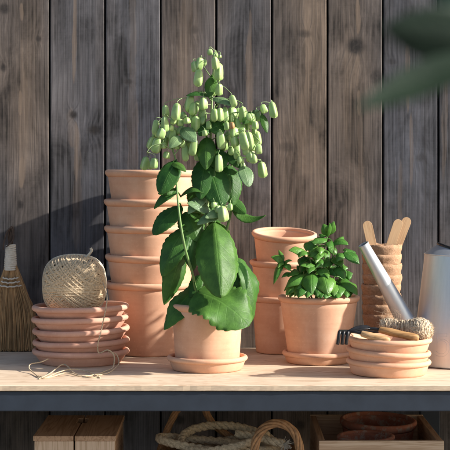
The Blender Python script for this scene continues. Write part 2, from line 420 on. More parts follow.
fr=MB(); box(fr,(-.93,-.045,-.0455),(.93,-.015,-.0118)); fr.build('back_rail',STEEL,bench,False,B0,bevel=.0015)
for sx in (-1,1):
    fr=MB(); box(fr,(sx*.90-.015,TF+.034,-.0455),(sx*.90+.015,-.046,-.0118)); fr.build('side_rail',STEEL,bench,False,B0,bevel=.0015)
for (xa,xb,ya,yb) in ((-.93,-.89,TF+.004,TF+.032),(.89,.93,TF+.004,TF+.032),(-.93,-.89,-.044,-.016),(.89,.93,-.044,-.016),(.394,.434,-.075,-.047)):
    fr=MB(); box(fr,(xa,ya,-.95),(xb,yb,-.0458 if ya!=-.075 else -.0119)); fr.build('leg',STEEL,bench,False,B0,bevel=.0015)
fr=MB(); box(fr,(-.888,TF+.02,-.258),(.888,-.08,-.24)); fr.build('lower_shelf',simple('dark_shelf',(.06,.05,.042),.7,0,12,.3),bench,False,B0,bevel=.002)

# ------------------------------------------------------------------ pots and saucers
def pot_parts(root, Rt, Rb, H, lipH=.012, lipO=.0055, wall=.007, m=TERRA, ph=0.):
    rb=Rt-lipO
    prof=[(0.0001,0),(Rb-.004,0),(Rb-.001,.0008),(Rb,.004)]
    n=8
    for i in range(1,n+1):
        t=i/n; prof.append((Rb+(rb-Rb)*t,.004+(H-lipH*.6-.004)*t))
    prof+=[(rb-wall*.6,H-.004),(rb-wall,H-lipH)]
    for i in range(1,6):
        t=i/5; prof.append((rb-wall+(Rb-rb)*t*.93,(H-lipH)*(1-t)+.012*t))
    prof.append((.0001,.012))
    mb=lathe(MB(),prof,80,False,.0012,ph); mb.build('pot_body',m,root)
    a=rb-wall*.75; z0=H-lipH
    rp=[(rb-.0012,z0-.002),(rb+lipO*.45,z0+.0012),(Rt-.0006,z0+lipH*.35),(Rt,z0+lipH*.62),(Rt-.0008,z0+lipH*.85),(Rt-.003,H-.0003),(Rt-.0055,H),(a+.001,H-.0006),(a,H-.003),(a+.0004,z0)]
    mb=lathe(MB(),rp,80,True,.0012,ph); mb.build('rim',m,root)
def dish_parts(root, Rt, Rb, H, m=TERRA, lip=.0048, ph=0.):
    prof=[(.0001,.0004),(Rb-.005,.0002),(Rb-.002,0),(Rb,.0015),(Rb+.0012,.004)]
    for i in range(1,7):
        t=i/6; prof.append((Rb+.0012+(Rt-lip*.8-Rb-.0012)*(t**.85),.004+(H-lip*1.5-.004)*t))
    prof+=[(Rt-lip*1.9,H-lip),(Rt-lip*2.1,H-lip*1.8),(Rb-.003,.008),(Rb-.008,.006),(.0001,.006)]
    lathe(MB(),prof,80,False,.0015,ph).build('dish',m,root)
    rp=[(Rt-lip+lip*math.cos(a)*1.0,H-lip+lip*math.sin(a)*1.0) for a in [2*PI*i/14 for i in range(14)]]
    lathe(MB(),rp,80,True,.0015,ph).build('rim',m,root)

# tall stack at the left
DA=3.193; xa=(150.5-225)*DA/FP
za=[.0,.054,.111,.1645,.2215]
names=['large terracotta pot at the bottom of the tall stack of five behind the twine ball',
 'large terracotta pot fourth from the top in the tall stack of five',
 'large terracotta pot in the middle of the tall stack of five',
 'large terracotta pot second from the top in the tall stack of five',
 'large empty terracotta pot on top of the tall stack, reaching highest of all the pots']
ra=None
for i,z in enumerate(za):
    loc=(xa+[.0,.0006,-.0004,-.0005,.0006][i],DA-WD,z+.0004); rot=([0,.004,-.003,.004,-.004][i],[0,.006,.0,-.004,.004][i],i*1.1)
    if i==0:
        ra=thing('terracotta_pot',names[0],'pot',loc,rot,'large pots nested in the tall stack'); pot_parts(ra,.0920,.066,.1445,.0125,.0052)
    else: dup(ra,loc,rot,names[i])
# shorter stack in the middle, top pot leaning to the viewer
DB=3.22; xb=(282-225)*DB/FP
rb=thing('terracotta_pot','shaded terracotta pot at the bottom of the short stack of three behind the basil','pot',(xb+.001,DB-WD,.0004),(0,0,.5),'pots nested in the short stack')
pot_parts(rb,.0660,.0535,.114,.011,.005,.005,ph=1.)
rm=thing('terracotta_pot','terracotta pot in the middle of the short stack of three behind the basil','pot',(xb-.001,DB-WD-.001,.0715),(.02,.012,1.5),'pots nested in the short stack')
pot_parts(rm,.0660,.0455,.114,.011,.005,.005,ph=2.)
dup(rm,(xb+.0,DB-WD+.0055,.1290),(.128,.04,2.6),'terracotta pot on top of the short stack of three, tipped forward so its inside shows')

# pots with plants
DK=2.94; kx=(207.3-225)*DK/FP; ky=DK-WD
sk=thing('plant_saucer','single terracotta saucer under the tall flowering plant pot','saucer',(kx,ky,.0004),(0,0,.3)); dish_parts(sk,.0744,.064,.0262)
pk=thing('terracotta_pot','terracotta pot holding the tall plant with hanging green buds','pot',(kx,ky,.0066),(0,0,1.)); pot_parts(pk,.0695,.0585,.116,.012,.004)
def soil(root,r,z):
    mb=MB(); vs=[(0,0,z+.002)];fs=[]
    for j in range(1,7):
        for i in range(40):
            a=2*PI*i/40; q=r*j/6; vs.append((q*math.cos(a),q*math.sin(a),z+R.uniform(-.0018,.0018)))
    for i in range(40): fs.append((0,1+i,1+(i+1)%40))
    for j in range(5):
        for i in range(40): fs.append((1+j*40+i,1+(j+1)*40+i,1+(j+1)*40+(i+1)%40,1+j*40+(i+1)%40))
    mb.add(vs,fs); mb.build('soil',SOIL,root)
soil(pk,.0572,.100)
DS=3.05; bx=(318.5-225)*DS/FP; by=DS-WD
ss=thing('plant_saucer','single terracotta saucer under the basil pot','saucer',(bx-.001,by,.0004),(0,0,.9)); dish_parts(ss,.0685,.0595,.0225)
ps=thing('terracotta_pot','terracotta pot with basil growing in it','pot',(bx,by,.0066),(0,.004,2.)); pot_parts(ps,.0781,.0575,.121,.0105,.0042)
soil(ps,.0650,.106)

# saucer stacks
DR=2.875; rx=(389-225)*DR/FP; ry=DR-WD
lab=['terracotta saucer at the bottom of the stack of three at the right bench edge','middle terracotta saucer in the stack of three under the hand tools','top terracotta saucer of the stack of three, holding hand tools and jute']
r0=None
for i,(z,dx,th) in enumerate([(.0004,-.001,.012),(.0190,-.002,.055),(.0414,.0005,.02)]):
    loc=(rx+dx,ry+[0,.001,0][i],z); rot=(.01*i,th,i*1.3)
    if i==0: r0=thing('terracotta_saucer',lab[0],'saucer',loc,rot,'saucers stacked at the right'); dish_parts(r0,.0764,.0660,.0272)
    else: dup(r0,loc,rot,lab[i])
DL=3.043; lx=(80.8-225)*DL/FP; ly=DL-WD
lab=['reddish terracotta saucer at the bottom of the stack of five under the twine ball','reddish terracotta saucer second from the bottom in the stack of five','middle reddish terracotta saucer in the stack of five under the twine ball','reddish terracotta saucer second from the top in the stack of five','top reddish terracotta saucer of the stack of five, cradling the twine ball']
r1=None
for i,(z,dx,th) in enumerate([(.0004,0,0),(.0195,.0012,-.028),(.0415,.0012,-.034),(.0628,-.0006,-.03),(.0840,-.0002,-.014)]):
    loc=(lx+dx,ly,z); rot=(.008*(i%3-1)*1.2 if i else 0,th,i*.9)
    if i==0: r1=thing('terracotta_saucer',lab[0],'saucer',loc,rot,'saucers stacked at the left'); dish_parts(r1,.0924,.0760,.0275,TERRA_RED,.0055)
    else: dup(r1,loc,rot,lab[i])

# ------------------------------------------------------------------ twine ball
tb=Vector((lx-.0125,ly,.0840+.006+.0575))
tw=thing('twine_ball','big round ball of natural twine sitting in the top saucer of the left stack','twine ball',tb-Vector((0,0,.0575)))
def sq(v):   # slightly barrel shaped
    p=3.4; n=(abs(v.x)**p+abs(v.y)**p+abs(v.z)**p)**(1/p)
    k=.62/n+.38
    return Vector((v.x*k*.0555,v.y*k*.0555,v.z*k*.0535))
mb=MB()
vs=[];fs=[]
for i in range(21):
    for j in range(32):
        a=PI*i/20; t=2*PI*j/32; vs.append(tb+sq(Vector((math.sin(a)*math.cos(t),math.sin(a)*math.sin(t),math.cos(a))))*.985)
for i in range(20):
    for j in range(32): fs.append((i*32+j,(i+1)*32+j,(i+1)*32+(j+1)%32,i*32+(j+1)%32))
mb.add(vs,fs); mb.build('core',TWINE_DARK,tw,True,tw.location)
mb=MB()
def wind(n0,off,rad,ph,lift,arc=(0,1),N=44):
    n0=n0.normalized(); e1=n0.orthogonal().normalized(); e2=n0.cross(e1)
    pts=[]
    for i in range(N+1):
        t=ph+2*PI*(arc[0]+(arc[1]-arc[0])*i/N)
        d=(n0*off+ (e1*math.cos(t)+e2*math.sin(t))*math.sqrt(max(0,1-off*off)))
        q=sq(d); pts.append(tb+q*(1+lift))
    tube(mb,pts,rad,5,False)
fam=[((.12,-.2,.97),20,.5),((.85,-.3,.25),28,.9),((-.85,-.3,.25),26,.9),((.55,-.35,-.72),26,.9),((-.55,-.30,.75),30,.95),((.62,-.25,.72),27,.95)]
for q_,(n,c,sp) in enumerate(fam):
    for i in range(c):
        nn=Vector(n)+Vector((R.gauss(0,.03),R.gauss(0,.03),R.gauss(0,.03)))
        g_=(i//6)%2
        wind(nn+Vector((.10*g_,0,.06*g_)),-sp+2*sp*(i+.4*R.random())/c,R.uniform(.0016,.0021),R.random()*6,.006+.009*q_+R.uniform(0,.008))
for i in range(9): wind(Vector((R.gauss(0,.05),R.gauss(0,.05),1)),-.12+R.uniform(-.10,.10),.0016,0,.062)
mb.build('windings',TWINE,tw,True,tw.location)
mb=MB()
for i in range(7):
    wind(Vector((R.gauss(0,.04),1,R.gauss(0,.05))),R.uniform(-.10,.16),.0014,0,.06+.012*(i%3))
mb.build('outer_strand',TWINE_PALE,tw,True,tw.location)  # pale cords round the outline, with the rim light put into their colour
mb=MB()
tube(mb,smoothpath([tb+Vector((.018,-.01,.050)),tb+Vector((.028,-.012,.058)),tb+Vector((.034,-.012,.066)),tb+Vector((.032,-.012,.071))],5),.0026,7)
mb.build('knot',TWINE_PALE,tw,True,tw.location)
def T(x,y,z=None,d=None):
    # point on the bench seen at (x,y) raised by z, or at depth d
    dd=d if d else CZ*FP/(y-HZ)
    p=P(x,y,dd)
    if z is not None and not d: p.z+=z
    return p
mb=MB()
tail=[P(103,283,3.0),P(107,296,2.955),P(106,308,2.945),P(103,322,2.945),P(101,332,2.945),P(98,344,2.945),P(99,353,2.95),P(108,350,2.94),P(114,356,2.94),P(113,367,2.93),T(106,372,.002),T(95,375.5,.0015),T(80,377,.0015),T(66,375,.004),T(54,377,.0015),T(42,379,.0015),T(33,374,.003),P(29,368,2.9),P(31,364,2.92),P(41,362,2.935),P(48,359,2.95)]
tube(mb,smoothpath(tail,7),.00115,6)
tube(mb,smoothpath([T(39,379.5,.0012),T(50,375,.003),T(62,369,.008),T(68,370,.006),T(74,374,.002),T(88,378,.0012),T(100,377.5,.0012)],7),.0011,6)
tube(mb,smoothpath([T(100,378.5,.0012),T(88,373,.0025),T(72,372,.005),T(58,374,.003),T(46,378,.0012),T(36,376,.002)],7),.0011,6)
tube(mb,smoothpath([T(96,376,.0012),T(108,374,.002),T(116,370,.005),P(119,362,2.95),P(116,354,2.955),P(108,352,2.94)],7),.0010,6)
mb.build('loose_tail',TWINE,tw,True,tw.location)

# ------------------------------------------------------------------ hand broom
bd=3.235
bl=P(11,351.6,bd); bl.z=.0005
br=thing('hand_broom','short brown bristle hand broom with white cord wrapped handle leaning on the wall','broom',bl)
mb=MB()
for i in range(1500):
    a=R.uniform(-1,1); dy=R.uniform(-.016,.016)*(1-.3*abs(a)); top=P(11+a*5.2,266+R.uniform(-3,3),bd); top.y+=dy*.45
    mid=P(11+a*13*(1+.05*R.gauss(0,1)),288,bd); mid.y+=dy*.8
    mid2=P(11+a*22*(1+.03*R.gauss(0,1)),312,bd); mid2.y+=dy
    bot=P(11+a*26.5+R.gauss(0,.6),0,bd); bot.z=R.uniform(.0008,.006); bot.y+=dy
    tube(mb,smoothpath([top,mid,mid2,bot],3),R.uniform(.0006,.0010),3,False)
mb.build('bristles',BRISTLE,br,True,br.location)
mb=MB()   # inner mass so that no wall shows through the fibres
zs=[(264,5.5),(280,9),(296,16),(312,21),(330,24),(349,25.5)]
vs=[];fs=[]
for (yy,w) in zs:
    c=P(11,yy,bd)
    for j in range(24):
        t=2*PI*j/24; vs.append(c+Vector((w*.002*math.cos(t)*.97,.010*math.sin(t)*min(1,w/14),0)))
for i in range(len(zs)-1):
    for j in range(24): fs.append((i*24+j,(i+1)*24+j,(i+1)*24+(j+1)%24,i*24+(j+1)%24))
mb.add(vs,fs); mb.build('fibre_core',BRISTLE,br,True,br.location)
mb=MB()
c0=P(10,269,bd); 
for i in range(16):
    z=269-i*1.55; c=P(10.5+ (i*.02),z,bd); rr=(5.9-.11*i)*.002
    tube(mb,[c+Vector((rr*math.cos(t),rr*.85*math.sin(t),.0012*math.sin(t+i))) for t in [2*PI*j/24 for j in range(25)]],.0022,6,False)
lathe(mb,[(.0115,-.001),(.0105,.02),(.0082,.047),(.0001,.048)],24,center=tuple(c0))
mb.build('cord_wrap',WHITE_CORD,br,True,br.location)
for (yy,w) in ((277.5,8.3),(281.3,10.2),(285.2,12.2)):
    mb=MB(); pts=[]
    for j in range(33):
        t=2*PI*j/32; p=P(11+w*math.cos(t),yy,bd); p.y+=.0175*math.sin(t); p.z+=-.0025*math.sin(PI*.5+0)*(1-abs(math.cos(t)))+.0010*math.sin(j*2.4); pts.append(p)
    tube(mb,pts,.0016,6,False); mb.build('stitching',WHITE_CORD,br,True,br.location)
mb=MB()
tube(mb,smoothpath([P(10,245,bd),P(13,238,bd-.004),P(11.5,228,bd-.006),P(7,232,bd-.01),P(4,242,bd-.012),P(3,250,bd-.013)],6),.0016,6)
tube(mb,smoothpath([P(10,245,bd),P(8,236,bd-.004),P(11,227,bd-.006),P(13.5,229,bd-.004),P(13,240,bd-.010),P(6,247,bd-.014)],6),.0014,6)
tube(mb,[P(10.5,247,bd),P(11,236,bd),P(11.5,229,bd)],.0085*.6,8)
mb.build('hanging_loop',DARK_STRING,br,True,br.location)

# ------------------------------------------------------------------ leaves
def leaf(mb,B,Tp,W,nh,bend=.08,fold=.15,shape=.8,power=.7,scal=0.,ns=9,wave=0.,cup=0.,tw=0.,nu=26,nv=10,seed=0):
    B=Vector(B);Tp=Vector(Tp);L=(Tp-B).length;a=(Tp-B).normalized()
    s=a.cross(Vector(nh)).normalized(); n=s.cross(a).normalized()
    vs=[];fs=[];uv=[]
    for i in range(nu+1):
        u=i/nu
        f=max(0,math.sin(PI*min(1,max(0,u))**shape))**power
        w=W*.5*max(f,.015)
        tt=tw*(u-.3); ss=s*math.cos(tt)+n*math.sin(tt); nn=n*math.cos(tt)-s*math.sin(tt)
        for j in range(nv+1):
            v=-1+2*j/nv; av=abs(v)
            ed=1+ (scal*(abs(math.sin(PI*u*ns+ (0 if v<0 else .7)))-.5)*min(1,f*2)*(av**4))
            p=B+a*(u*L)+ss*(v*w*ed*math.cos(fold*.6))+nn*(bend*L*4*u*(1-u)-fold*av*w+cup*w*av*av+wave*W*math.sin(u*10+seed+(1.9 if v>0 else 0))*av*av*f)
            vs.append(p); uv.append((u,v))
    k=nv+1
    for i in range(nu):
        for j in range(nv): fs.append((i*k+j,i*k+j+1,(i+1)*k+j+1,(i+1)*k+j))
    return mb.add(vs,fs,uv)

kp=thing('flowering_plant','tall succulent plant with broad scalloped leaves and clusters of hanging pale green lantern buds','plant',(kx,ky,.107))
KO=kp.location.copy()
def K(x,y,dd=0.): return P(x,y,DK+dd)
branches=[]
def stem(name,pts,r0,r1,m=STEM,k=6):
    q=smoothpath([K(*p) for p in pts],k); mb=MB(); tube(mb,q,lambda u:r0+(r1-r0)*u,8); mb.build(name,m,kp,True,KO); branches.extend(q); return q
main=stem('main_stem',[(204,312,0),(205,285,0),(206,255,.005),(207,215,.0),(209,170,0),(211,130,0),(212,100,0),(213,76,0),(215,60,-.002),(217,53,-.003)],.0042,.0009,STEM_PALE)
stem('stalk',[(199,312,-.01),(193,276,-.045),(185,248,-.064),(179.5,216,-.06),(176.5,182,-.045),(176,162,-.028),(172,148,-.025)],.0027,.0014,STEM)
stem('stalk',[(210,312,.0),(214,280,.01),(224,240,.01),(232,205,.005),(232,170,0),(228,140,-.005)],.0034,.0014)
stem('branchlet',[(210,142,0),(196,124,-.01),(180,117,-.015),(164,118,-.02),(158,122,-.022)],.0013,.0006,STEM_PALE)
stem('branchlet',[(172,150,-.025),(162,144,-.03),(152,146,-.032),(147,152,-.034)],.0012,.0006,STEM_PALE)
stem('branchlet',[(174,155,-.027),(182,146,-.02),(192,142,-.02),(198,148,-.02)],.0012,.0006,STEM_PALE)
stem('branchlet',[(211,128,0),(224,116,-.012),(240,112,-.015),(256,112,-.01),(266,107,-.008),(273,102,-.006)],.0014,.0006)
stem('branchlet',[(230,152,-.005),(240,138,-.015),(252,134,-.02),(260,142,-.022)],.0012,.0006,STEM_PALE)
stem('branchlet',[(230,162,-.01),(242,158,-.02),(254,158,-.02),(262,162,-.02)],.0012,.0006)
stem('branchlet',[(211,118,0),(220,102,-.01),(232,99,-.014),(242,103,-.014)],.0012,.0006)
stem('branchlet',[(212,102,0),(204,92,-.008),(194,92,-.012),(188,98,-.014)],.0012,.0006)
stem('branchlet',[(213,80,0),(206,70,-.006),(200,60,-.008),(198,61,-.009)],.0010,.0005)
stem('branchlet',[(213,82,0),(218,66,-.004),(219,56,-.005)],.0010,.0005)
stem('branchlet',[(213,92,0),(217,84,-.006),(220,80,-.006)],.0010,.0005)
stem('branchlet',[(211,135,0),(200,132,-.02),(196,136,-.024)],.0010,.0005)
stem('branchlet',[(212,140,0),(222,134,-.022),(228,136,-.026)],.0010,.0005)
stem('branchlet',[(231,205,.004),(226,206,-.01),(222,208,-.014)],.0010,.0005,STEM_PALE)
# leaves: base, tip (x, y, depth), width px, normal hint, options
F=(0,-1,.25)
KL=[
 (LEAF,(214,222,-.03),(221,298,-.108),44,(.10,-1,.28),dict(bend=.10,fold=.55,shape=.92,power=.62,scal=.05,ns=10,wave=.03)),
 (LEAF,(196,292,-.058),(249,326,-.100),57,(-.02,-.62,.80),dict(bend=.13,fold=.10,shape=.80,power=.48,scal=.10,ns=9,wave=.05,nu=34)),
 (LEAF,(239,258,.004),(252,321,-.012),25,(.75,-.75,.2),dict(bend=.14,fold=.25,shape=.78,power=.6,scal=.09,ns=8,wave=.06,tw=.4)),
 (LEAF,(238,262,-.004),(243,298,-.022),18,(-.2,-1,.2),dict(bend=.10,fold=.3,scal=.08)),
 (LEAF,(199,285,-.02),(164,330,-.045),28,(-.35,-.8,.55),dict(bend=.08,fold=.28,shape=.74,power=.78,scal=.08,ns=8,wave=.04)),
 (LEAF,(187,226,-.025),(162,277,-.05),26,(-.25,-.9,.35),dict(bend=.12,fold=.30,shape=.86,power=.75,scal=.07,ns=9,wave=.03)),
 (LEAF,(181,246,-.018),(164,305,-.035),24,(.55,-.85,.15),dict(bend=.06,fold=.14,shape=.82,power=.75,scal=.07,ns=9)),
 (LEAF,(188,231,-.03),(193,271,-.045),20,(.3,-1,.3),dict(bend=.10,fold=.3,scal=.06)),
 (LEAF,(182,206,-.02),(153,235,-.042),22,(-.2,-.75,.65),dict(bend=.12,fold=.25,shape=.95,power=.6,scal=.07)),
 (LEAF,(185,212,-.015),(199,242,-.035),27,(.2,-.9,.4),dict(bend=.12,fold=.28,scal=.06)),
 (LEAF,(177,161,-.03),(160,194,-.055),22,(-.15,-.95,.3),dict(bend=.10,fold=.25,shape=.9,power=.55,scal=.05)),
 (LEAF,(180,197,-.02),(212,196,-.035),15,(.1,-.45,.9),dict(bend=.32,fold=.3,scal=.05)),
 (LEAF,(178,190,-.03),(154,209,-.04),11,(.1,-.6,.8),dict(bend=.18,fold=.35,scal=.06)),
 (LEAF,(176,189,-.03),(158,194,-.045),10,(.1,-.8,.6),dict(bend=.10,fold=.35,scal=.06)),
 (LEAF_PALE,(212,212,-.03),(187,203,-.05),15,(.2,-.7,.75),dict(bend=.10,fold=.2,shape=.9,scal=.06)),
 (LEAF_PALE,(222,214,-.03),(197,225,-.06),13,(.1,-.6,.8),dict(bend=.12,fold=.2,scal=.06)),
 (LEAF_PALE,(225,212,-.03),(205,218,-.065),11,(.1,-.8,.6),dict(bend=.10,fold=.3,scal=.06)),
 (LEAF,(209,166,-.012),(222,207,-.05),32,(.05,-.95,.35),dict(bend=.10,fold=.28,shape=.9,power=.6,scal=.05)),
 (LEAF,(206,158,-.01),(200,200,-.045),24,(-.1,-.95,.3),dict(bend=.10,fold=.3,scal=.05)),
 (LEAF,(228,165,-.005),(233,206,-.03),24,(.2,-.95,.3),dict(bend=.10,fold=.3,scal=.05)),
 (LEAF,(230,200,-.005),(266,215,-.02),17,(.0,-.45,.95),dict(bend=-.22,fold=.5,shape=1.0,power=.6,scal=.05)),
 (LEAF,(230,198,-.005),(246,214,-.02),14,(.0,-.9,.5),dict(bend=-.05,fold=.3,scal=.05)),
 (LEAF,(207,137,-.015),(206,170,-.045),19,(-.1,-1,.2),dict(bend=.10,fold=.3,scal=.05)),
 (LEAF,(213,76,-.006),(209,97,-.022),13,(-.1,-1,.2),dict(bend=.08,fold=.25,shape=.9,scal=.04)),
 (LEAF,(211,97,-.01),(186,96,-.030),10,(.0,-.5,.9),dict(bend=.16,fold=.3,scal=.05)),
 (LEAF_PALE,(213,98,-.01),(232,106,-.035),11,(.0,-.6,.8),dict(bend=.12,fold=.3,scal=.05)),
 (LEAF,(212,118,-.01),(222,136,-.035),17,(.1,-1,.2),dict(bend=.08,fold=.3,scal=.05)),
 (LEAF,(210,122,-.01),(199,136,-.035),14,(-.1,-1,.2),dict(bend=.08,fold=.3,scal=.05)),
 (LEAF_PALE,(243,166,-.025),(249,187,-.045),15,(.2,-.8,.55),dict(bend=.10,fold=.15,power=.55,scal=.05)),
 (LEAF,(262,114,-.015),(267,133,-.025),8,(.3,-.9,.2),dict(bend=.06,fold=.3,scal=.05)),
 (LEAF_PALE,(182,128,-.025),(196,142,-.045),15,(-.1,-.8,.6),dict(bend=.10,fold=.2,scal=.05)),
 (LEAF_PALE,(180,136,-.03),(170,148,-.045),13,(-.1,-.8,.6),dict(bend=.10,fold=.2,scal=.05)),
 (LEAF,(254,112,-.012),(243,124,-.03),11,(.1,-.8,.6),dict(bend=.10,fold=.3,scal=.05)),
 (LEAF,(229,150,-.01),(240,168,-.02),15,(.1,-.9,.4),dict(bend=.10,fold=.3,scal=.05)),
 (LEAF,(211,150,-.008),(225,168,-.028),22,(.1,-.95,.3),dict(bend=.08,fold=.3,scal=.05)),
 (LEAF_PALE,(205,196,-.02),(188,214,-.05),14,(-.2,-.8,.6),dict(bend=.12,fold=.25,scal=.06)),
 (LEAF,(200,240,-.01),(190,262,-.03),15,(-.1,-1,.2),dict(bend=.08,fold=.3,scal=.05)),
 (LEAF,(172,163,-.03),(186,172,-.05),9,(.1,-.7,.7),dict(bend=.16,fold=.3,scal=.05)),
 (LEAF,(200,275,-.02),(190,298,-.035),14,(-.2,-.9,.4),dict(bend=.08,fold=.3,scal=.06)),
]
RB=random.Random(21)
for i in range(15):
    y=RB.uniform(150,262); x=RB.uniform(198,230)+(y-215)*.03; dd=RB.uniform(.012,.085); sx=RB.choice((-1,1))
    KL.append((LEAF,(208+(x-208)*.4,y-6,dd*.35),(x+RB.uniform(-5,5),y+RB.uniform(14,30),dd),RB.uniform(20,30),(RB.uniform(-.7,.7),RB.uniform(-.4,.9),RB.uniform(.2,.8)),dict(bend=RB.uniform(.05,.14),fold=RB.uniform(.1,.3),shape=.85,power=.6,scal=.06,wave=.03)))
sampled=list(branches)
def nearest(p,up=0.):
    return min(sampled,key=lambda q:(q-p).length+ (up*max(0,p.z+.003-q.z)))
for i,(m,b,t,w,nh,o) in enumerate(KL):
    mb=MB(); B=K(*b); o=dict(o); o['scal']=o.get('scal',0)*1.5; o['wave']=o.get('wave',0)*1.5+.015
    leaf(mb,B,K(*t),w*DK/FP,nh,seed=i*1.7,**o)
    q=nearest(B)
    if (q-B).length>.001:
        tube(mb,smoothpath([q,(q+B)/2+Vector((0,-.001,.003)),B+(K(*t)-B)*.03],4),.0011,6)
    mb.build('leaf',m,kp,True,KO,solid=.0005)

def budmat():
    m,nt,b=mat('lantern_bud'); v=objco(nt); n=noi(nt,v,90,3)
    uv=nd(nt,'ShaderNodeUVMap').outputs[0]; sx=nd(nt,'ShaderNodeSeparateXYZ'); nt.links.new(uv,sx.inputs[0])
    c=ramp(nt,n,[(.3,(.25,.40,.125)),(.7,(.37,.52,.19))])
    oi=nd(nt,'ShaderNodeObjectInfo').outputs['Random']
    c=mix(nt,mth(nt,'MULTIPLY',oi,.55),c,(.22,.36,.13))
    ribs=mth(nt,'POWER',mth(nt,'MULTIPLY_ADD',mth(nt,'COSINE',mth(nt,'MULTIPLY',sx.outputs[0],8*PI)),.5,.5),6)
    c=mix(nt,mth(nt,'MULTIPLY',ribs,.4),c,(.58,.66,.36))
    tip=ramp(nt,sx.outputs[1],[(.0,(0,0,0)),(.06,(1,1,1)),(.14,(0,0,0))])
    nt.links.new(c,b.inputs['Base Color']); b.inputs['Roughness'].default_value=.42
    b.inputs['Subsurface Weight'].default_value=.25; b.inputs['Subsurface Radius'].default_value=(.4,.6,.2); b.inputs['Subsurface Scale'].default_value=.006
    bump(nt,b,mth(nt,'ADD',ribs,mth(nt,'MULTIPLY',n,.4)),.3,.0006); return m
BUD=budmat()
BUD_ORANGE=simple('faded_bud',(.42,.24,.10),.5,0,90,.3)
def bud(px,py,L,Rr,dd,m=BUD):
    c=K(px,py,dd); ax=Vector((R.gauss(0,.14)+(px-212)*.0022,R.gauss(0,.14),-1)).normalized()
    e1=ax.orthogonal().normalized(); e2=ax.cross(e1)
    Lw=min(L,16)*R.uniform(1.02,1.15)*DK/FP; rw=Rr*R.uniform(.98,1.14)*DK/FP; mb=MB(); vs=[];fs=[];uv=[]
    pr=[(0,.14),(.03,.46),(.09,.70),(.22,.86),(.40,.95),(.58,1.),(.72,.99),(.84,.90),(.92,.72),(.97,.48),(1.,.16)]
    sg=16; a0=R.random()*6
    for (u,r) in pr:
        for j in range(sg):
            t=2*PI*j/sg; q=r*rw*(1+.10*math.cos(4*t)*(1 if u<.8 else 2.4)*(u>.03)+.03*math.sin(3*t+u*5))
            vs.append(c+ax*(u-.5)*Lw+e1*q*math.cos(t+a0)+e2*q*math.sin(t+a0)); uv.append((j/sg,1-u))
    k=len(pr)
    for i in range(k-1):
        for j in range(sg): fs.append((i*sg+j,i*sg+(j+1)%sg,(i+1)*sg+(j+1)%sg,(i+1)*sg+j))
    fs.append(tuple(range(sg))); fs.append(tuple((k-1)*sg+j for j in range(sg))[::-1])
    mb.add(vs,fs,uv)
    top=c-ax*Lw*.49; q=nearest(top,3.)
    mid=(top+q)/2+Vector((0,-.001,min(.004,.12*(top-q).length)+.001))
    up=top-ax*.004
    tube(mb,smoothpath([q,mid,up,top+ax*.001],4),.00055,5,True,1)
    mb.build('flower_bud',[m,STEM_PALE],kp,True,KO)
Z=[(225,62,6,3),(240,70,5,2.5),(253,74,3,1.5),(195,95,12,4),(183,103,10,3.5),(240,93,12,3.5),(250,118,19,3.9),(192,135,17,4.3),(209,92,6,2.5),(235,170,11,3.4),(251,168,11,3.4),(207,207,12,3.6),(168,207,17,5.0),(178,222,12,4),(185,265,17,4.4),
 (100,228,11,3.2),(130,230,16,4.4),(98,265,14,3.4),(120,300,14,3.9),(155,345,16,3.9),(178,330,18,4.1),(190,345,15,3.8),(75,325,15,4.6),(60,318,12,3.6),(42,375,13,3.8),(68,375,10,3.8),(103,352,7,3.2),(95,325,6,2.8),(160,255,6,3),(122,255,7,2.8),(150,240,7,2.6),(140,285,6,2.6),
 (290,200,11,3.6),(237,240,14,3.5),(253,238,12,3.4),(268,238,14,3.4),(287,240,18,5.0),(318,238,15,4.2),(335,245,7,2.8),(303,232,8,3),(402,225,15,4.2),(376,222,9,3.6),(360,240,11,3.0),(352,268,8,3),(255,310,17,4.1),(264,318,14,4),(250,375,17,3.8),(300,342,15,3.9),(285,340,8,3.2),(322,312,20,4.6),(337,312,17,4.0),(358,305,14,4.0),(362,335,9,3.4),(346,360,10,3.8),(372,393,15,4.4),(316,383,7,3.2),(292,312,9,3.2),(276,300,10,3.4),(210,290,6,2.6),(205,255,8,3.0),
 (330,272,7,2.8),(115,275,6,2.6),(140,260,7,2.8),(165,285,7,3),(148,320,7,2.8),(345,330,7,2.8),(350,285,8,2.8),(222,268,8,2.8),(272,270,8,2.8),(88,300,6,2.6),(130,325,7,3),(310,365,7,3),(70,295,5,2.4)]
for i,(zx,zy,L,r) in enumerate(Z):
    px=130+zx/2.8125; py=30+zy/2.8125
    side=abs(px-212)
    bud(px,py,L,r,-.012-R.uniform(0,.03)+(.0 if i%3 else .018))
for (px,py,L,r,dd) in [(223,214,15,4.8,-.06),(214,205,6,2.8,-.05),(230,207,7,2.8,-.055),(218,209,8,3,-.05)]: bud(px,py,L,r,dd)
for i in range(24):
    cx_,cy_,w_=RB.choice([(168,128,13),(160,142,12),(186,140,10),(236,122,14),(246,132,12),(232,142,12),(255,150,8),(214,116,8),(196,112,8)])
    bud(cx_+RB.gauss(0,w_*.6),cy_+RB.gauss(0,8),RB.uniform(8,14),RB.uniform(3.2,4.3),-RB.uniform(-.02,.045))
bud(232,125.5,6,2.4,-.045,BUD_ORANGE)

